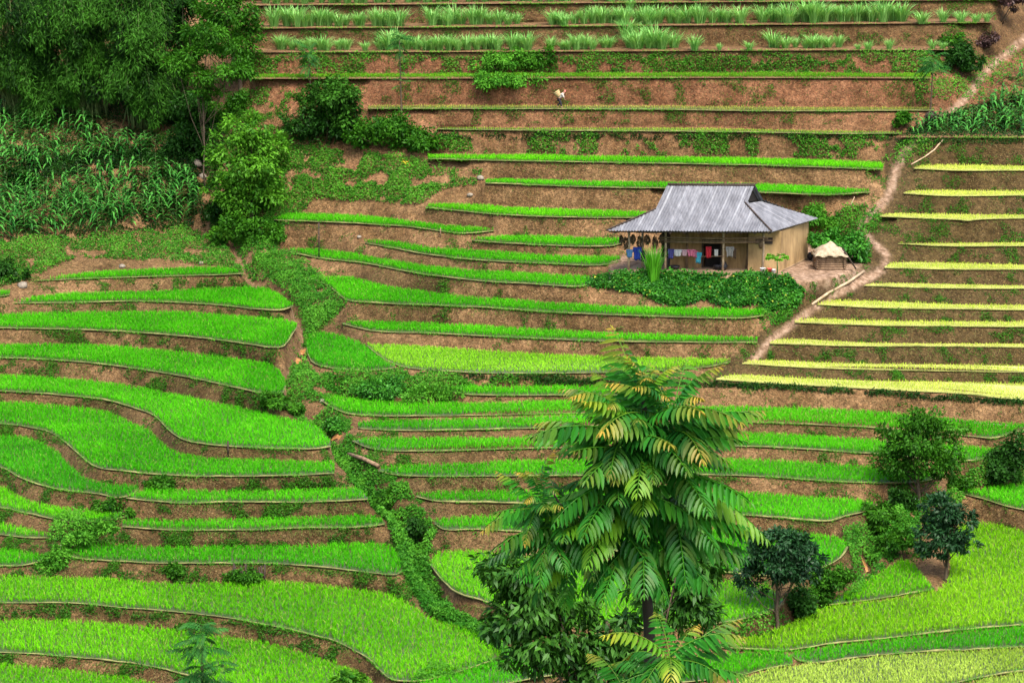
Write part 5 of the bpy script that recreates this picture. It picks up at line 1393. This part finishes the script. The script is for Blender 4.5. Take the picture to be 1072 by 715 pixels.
scatter('rim_creeper', [('560,398 700,398 815,403.5 890,408 965,412 1072,420 1072,425 890,412 750,405 560,404', 1.8, .38), ('940,146 1072,146 1072,151 940,152', 1.2, .42), ('420,388 510,393 600,394 600,398 500,398', 1.3, .42),
  ('455,139 700,140.5 940,142 940,147 455,146', 1.2, .38)], 'shade', .13, .6, .25)
# short dead and green grass on every bank
def bank_grass():
    y0, x0 = np.meshgrid(np.arange(2, 722, 1.25), np.arange(-15, 1087, 1.25), indexing='ij')
    qx = (x0 + rng.uniform(-.6, .6, x0.shape)).ravel(); qy = (y0 + rng.uniform(-.6, .6, y0.shape)).ravel()
    j = np.clip(np.searchsorted(gx, qx) - 1, 0, NX - 2); i = np.clip(np.searchsorted(gy, qy) - 1, 0, NY - 2)
    soft_ = ~(tread[i, j] | tread[i + 1, j])
    dp = np.minimum(dist_px(qx[soft_], qy[soft_], PATH[::3]) / 6, dist_px(qx[soft_], qy[soft_], STREAM[::3]) / 3)
    qx, qy = qx[soft_], qy[soft_]; k = (dp > 1) & ~(((qx - 855) / 60)**2 + ((qy - 288) / 18)**2 < 1) & ~((qx > 630) & (qx < 860) & (qy > 240) & (qy < 290))
    qx, qy = qx[k], qy[k]
    G = gpt(qx, qy); nz = vnoise(G + 9.9, .9, 4); n2_ = vnoise(G + 41, 2.6, 3)
    k = rng.uniform(0, 1, len(nz)) < np.clip((nz - .36) * 2.6, .08, .6); G, n2_, qx, qy = G[k], n2_[k], qx[k], qy[k]; m = len(G)
    az = rng.uniform(-2.6, -.5, m); D = np.stack([np.cos(az) * .8, np.sin(az), rng.uniform(-.5, .9, m)], -1)
    Nn = rdir(m) + np.array([0, -.4, .6])
    Lh = rng.uniform(.08, .2, m)
    V, F = leafquads(G, D, Nn, Lh, .026 * rng.uniform(.6, 1.6, m), .1)
    green = np.clip((n2_ - .47 + .06 * ((qx < 440) & (qy > 270))) * 4, 0, 1) * .85 + np.where((qx > 925) & (qy < 400), .12, 0)
    return kind(mesh('bank_grass', V, F, LEAF['drygrass'], attrs={'tint': np.repeat(rng.uniform(0, 1, m), 4), 'dry': np.repeat(np.clip(green + rng.uniform(-.15, .15, m), 0, 1), 4)}), 'stuff')
bank_grass()
# fringe of grass along the mud rims, thick here and thin there
RP = []
for n in TR:
    if TR[n][2] in ('yard', 'pale'): continue
    pl = TR[n][1]; pl = pl[(pl[:, 0] > -20) & (pl[:, 0] < 1092)]
    if len(pl) < 3: continue
    L_ = np.concatenate([[0], np.cumsum(np.linalg.norm(np.diff(pl, axis=0), axis=1))]); u = np.arange(0, L_[-1], .5)
    q = np.stack([np.interp(u, L_, pl[:, 0]), np.interp(u, L_, pl[:, 1])], -1); P = at_plane(q[:, 0], q[:, 1], ZF(n, q[:, 0]))
    P[:, 1] += rng.uniform(-.12, .06, len(P)); P[:, 2] -= rng.uniform(0, .1, len(P))
    k = rng.uniform(0, 1, len(P)) < np.clip((vnoise(P + 2, 1.6, 3) - .42) * 4, .06, 1); RP.append(P[k])
RP = np.vstack(RP); V, F = blades(RP, .16, .024, 3, .9, .6)
tt = np.repeat(vnoise(RP + 8, 2.0, 2), 3)
kind(mesh('rim_grass', V, F, LEAF['reed'], attrs={'tint': np.repeat(np.clip(tt + rng.uniform(-.3, .3, len(F)), 0, 1), 4)}), 'stuff')

# darker-toned grass hanging over the rims
HP = []
for n in TR:
    if TR[n][2] in ('yard',): continue
    pl = TR[n][1]; pl = pl[(pl[:, 0] > -20) & (pl[:, 0] < 1092)]
    if len(pl) < 3: continue
    L_ = np.concatenate([[0], np.cumsum(np.linalg.norm(np.diff(pl, axis=0), axis=1))]); u = np.arange(0, L_[-1], .22)
    q = np.stack([np.interp(u, L_, pl[:, 0]), np.interp(u, L_, pl[:, 1])], -1)
    q[:, 1] += .4 + rng.exponential(2.2, len(q))
    P = gpt(q[:, 0], q[:, 1]); k = rng.uniform(0, 1, len(P)) < np.clip((vnoise(P + 12, 1.5, 3) - .38) * 3.2, .04, .9); HP.append(P[k])
HP = np.vstack(HP); m = len(HP)
D = np.stack([rng.normal(0, .5, m), rng.uniform(-.9, -.2, m), rng.uniform(-1.1, .2, m)], -1)
V, F = leafquads(HP, D, rdir(m) * .6 + [0, -.6, .4], rng.uniform(.1, .26, m), .03 * rng.uniform(.6, 1.5, m), .1)
kind(mesh('hanging_grass', V, F, LEAF['drygrass'], attrs={'tint': np.repeat(rng.uniform(0, .55, m), 4), 'dry': np.repeat(np.clip(vnoise(HP + 70, 2.5, 2) * 1.5 - .3 + rng.uniform(-.2, .2, m), 0, 1), 4)}), 'stuff')

# ------------------------------------------------------------------ light, air, camera
SUN_EL, SUN_AZ = R(60), R(158)      # high, behind the viewer's right shoulder
w = bpy.data.worlds.new('World'); scene.world = w; w.use_nodes = True
nt = w.node_tree
bg = nt.nodes['Background']; sky = nt.nodes.new('ShaderNodeTexSky'); sky.sky_type = 'NISHITA'; sky.sun_disc = False
sky.sun_elevation = SUN_EL; sky.sun_rotation = SUN_AZ; sky.air_density = 1.0; sky.dust_density = 4.0; sky.ozone_density = .6
nt.links.new(sky.outputs[0], bg.inputs['Color']); bg.inputs['Strength'].default_value = .10
sl = bpy.data.lights.new('sun', 'SUN'); sl.energy = 1.5; sl.angle = R(25); sl.color = (1, .96, .88)
so = bpy.data.objects.new('sun', sl); link(so)
# sun stands towards azimuth SUN_AZ measured clockwise from +Y
sd = Vector((math.sin(SUN_AZ) * math.cos(SUN_EL), math.cos(SUN_AZ) * math.cos(SUN_EL), math.sin(SUN_EL)))
so.rotation_euler = sd.to_track_quat('Z', 'Y').to_euler()
cam = bpy.data.cameras.new('camera'); co = bpy.data.objects.new('camera', cam); link(co)
cam.sensor_width = 36; cam.lens = 36 * FPX / 1072; cam.clip_end = 3000; cam.clip_start = .5
co.location = (0, 0, CAMH); co.rotation_euler = (math.pi / 2 - PITCH, 0, 0)
scene.camera = co
scene.view_settings.view_transform = 'Standard'; scene.view_settings.look = 'None'; scene.view_settings.gamma = 1
scene.view_settings.exposure = 1.98
scene.cycles.max_bounces = 6; scene.cycles.diffuse_bounces = 3; scene.cycles.transmission_bounces = 3; scene.cycles.glossy_bounces = 2
scene.cycles.use_denoising = True
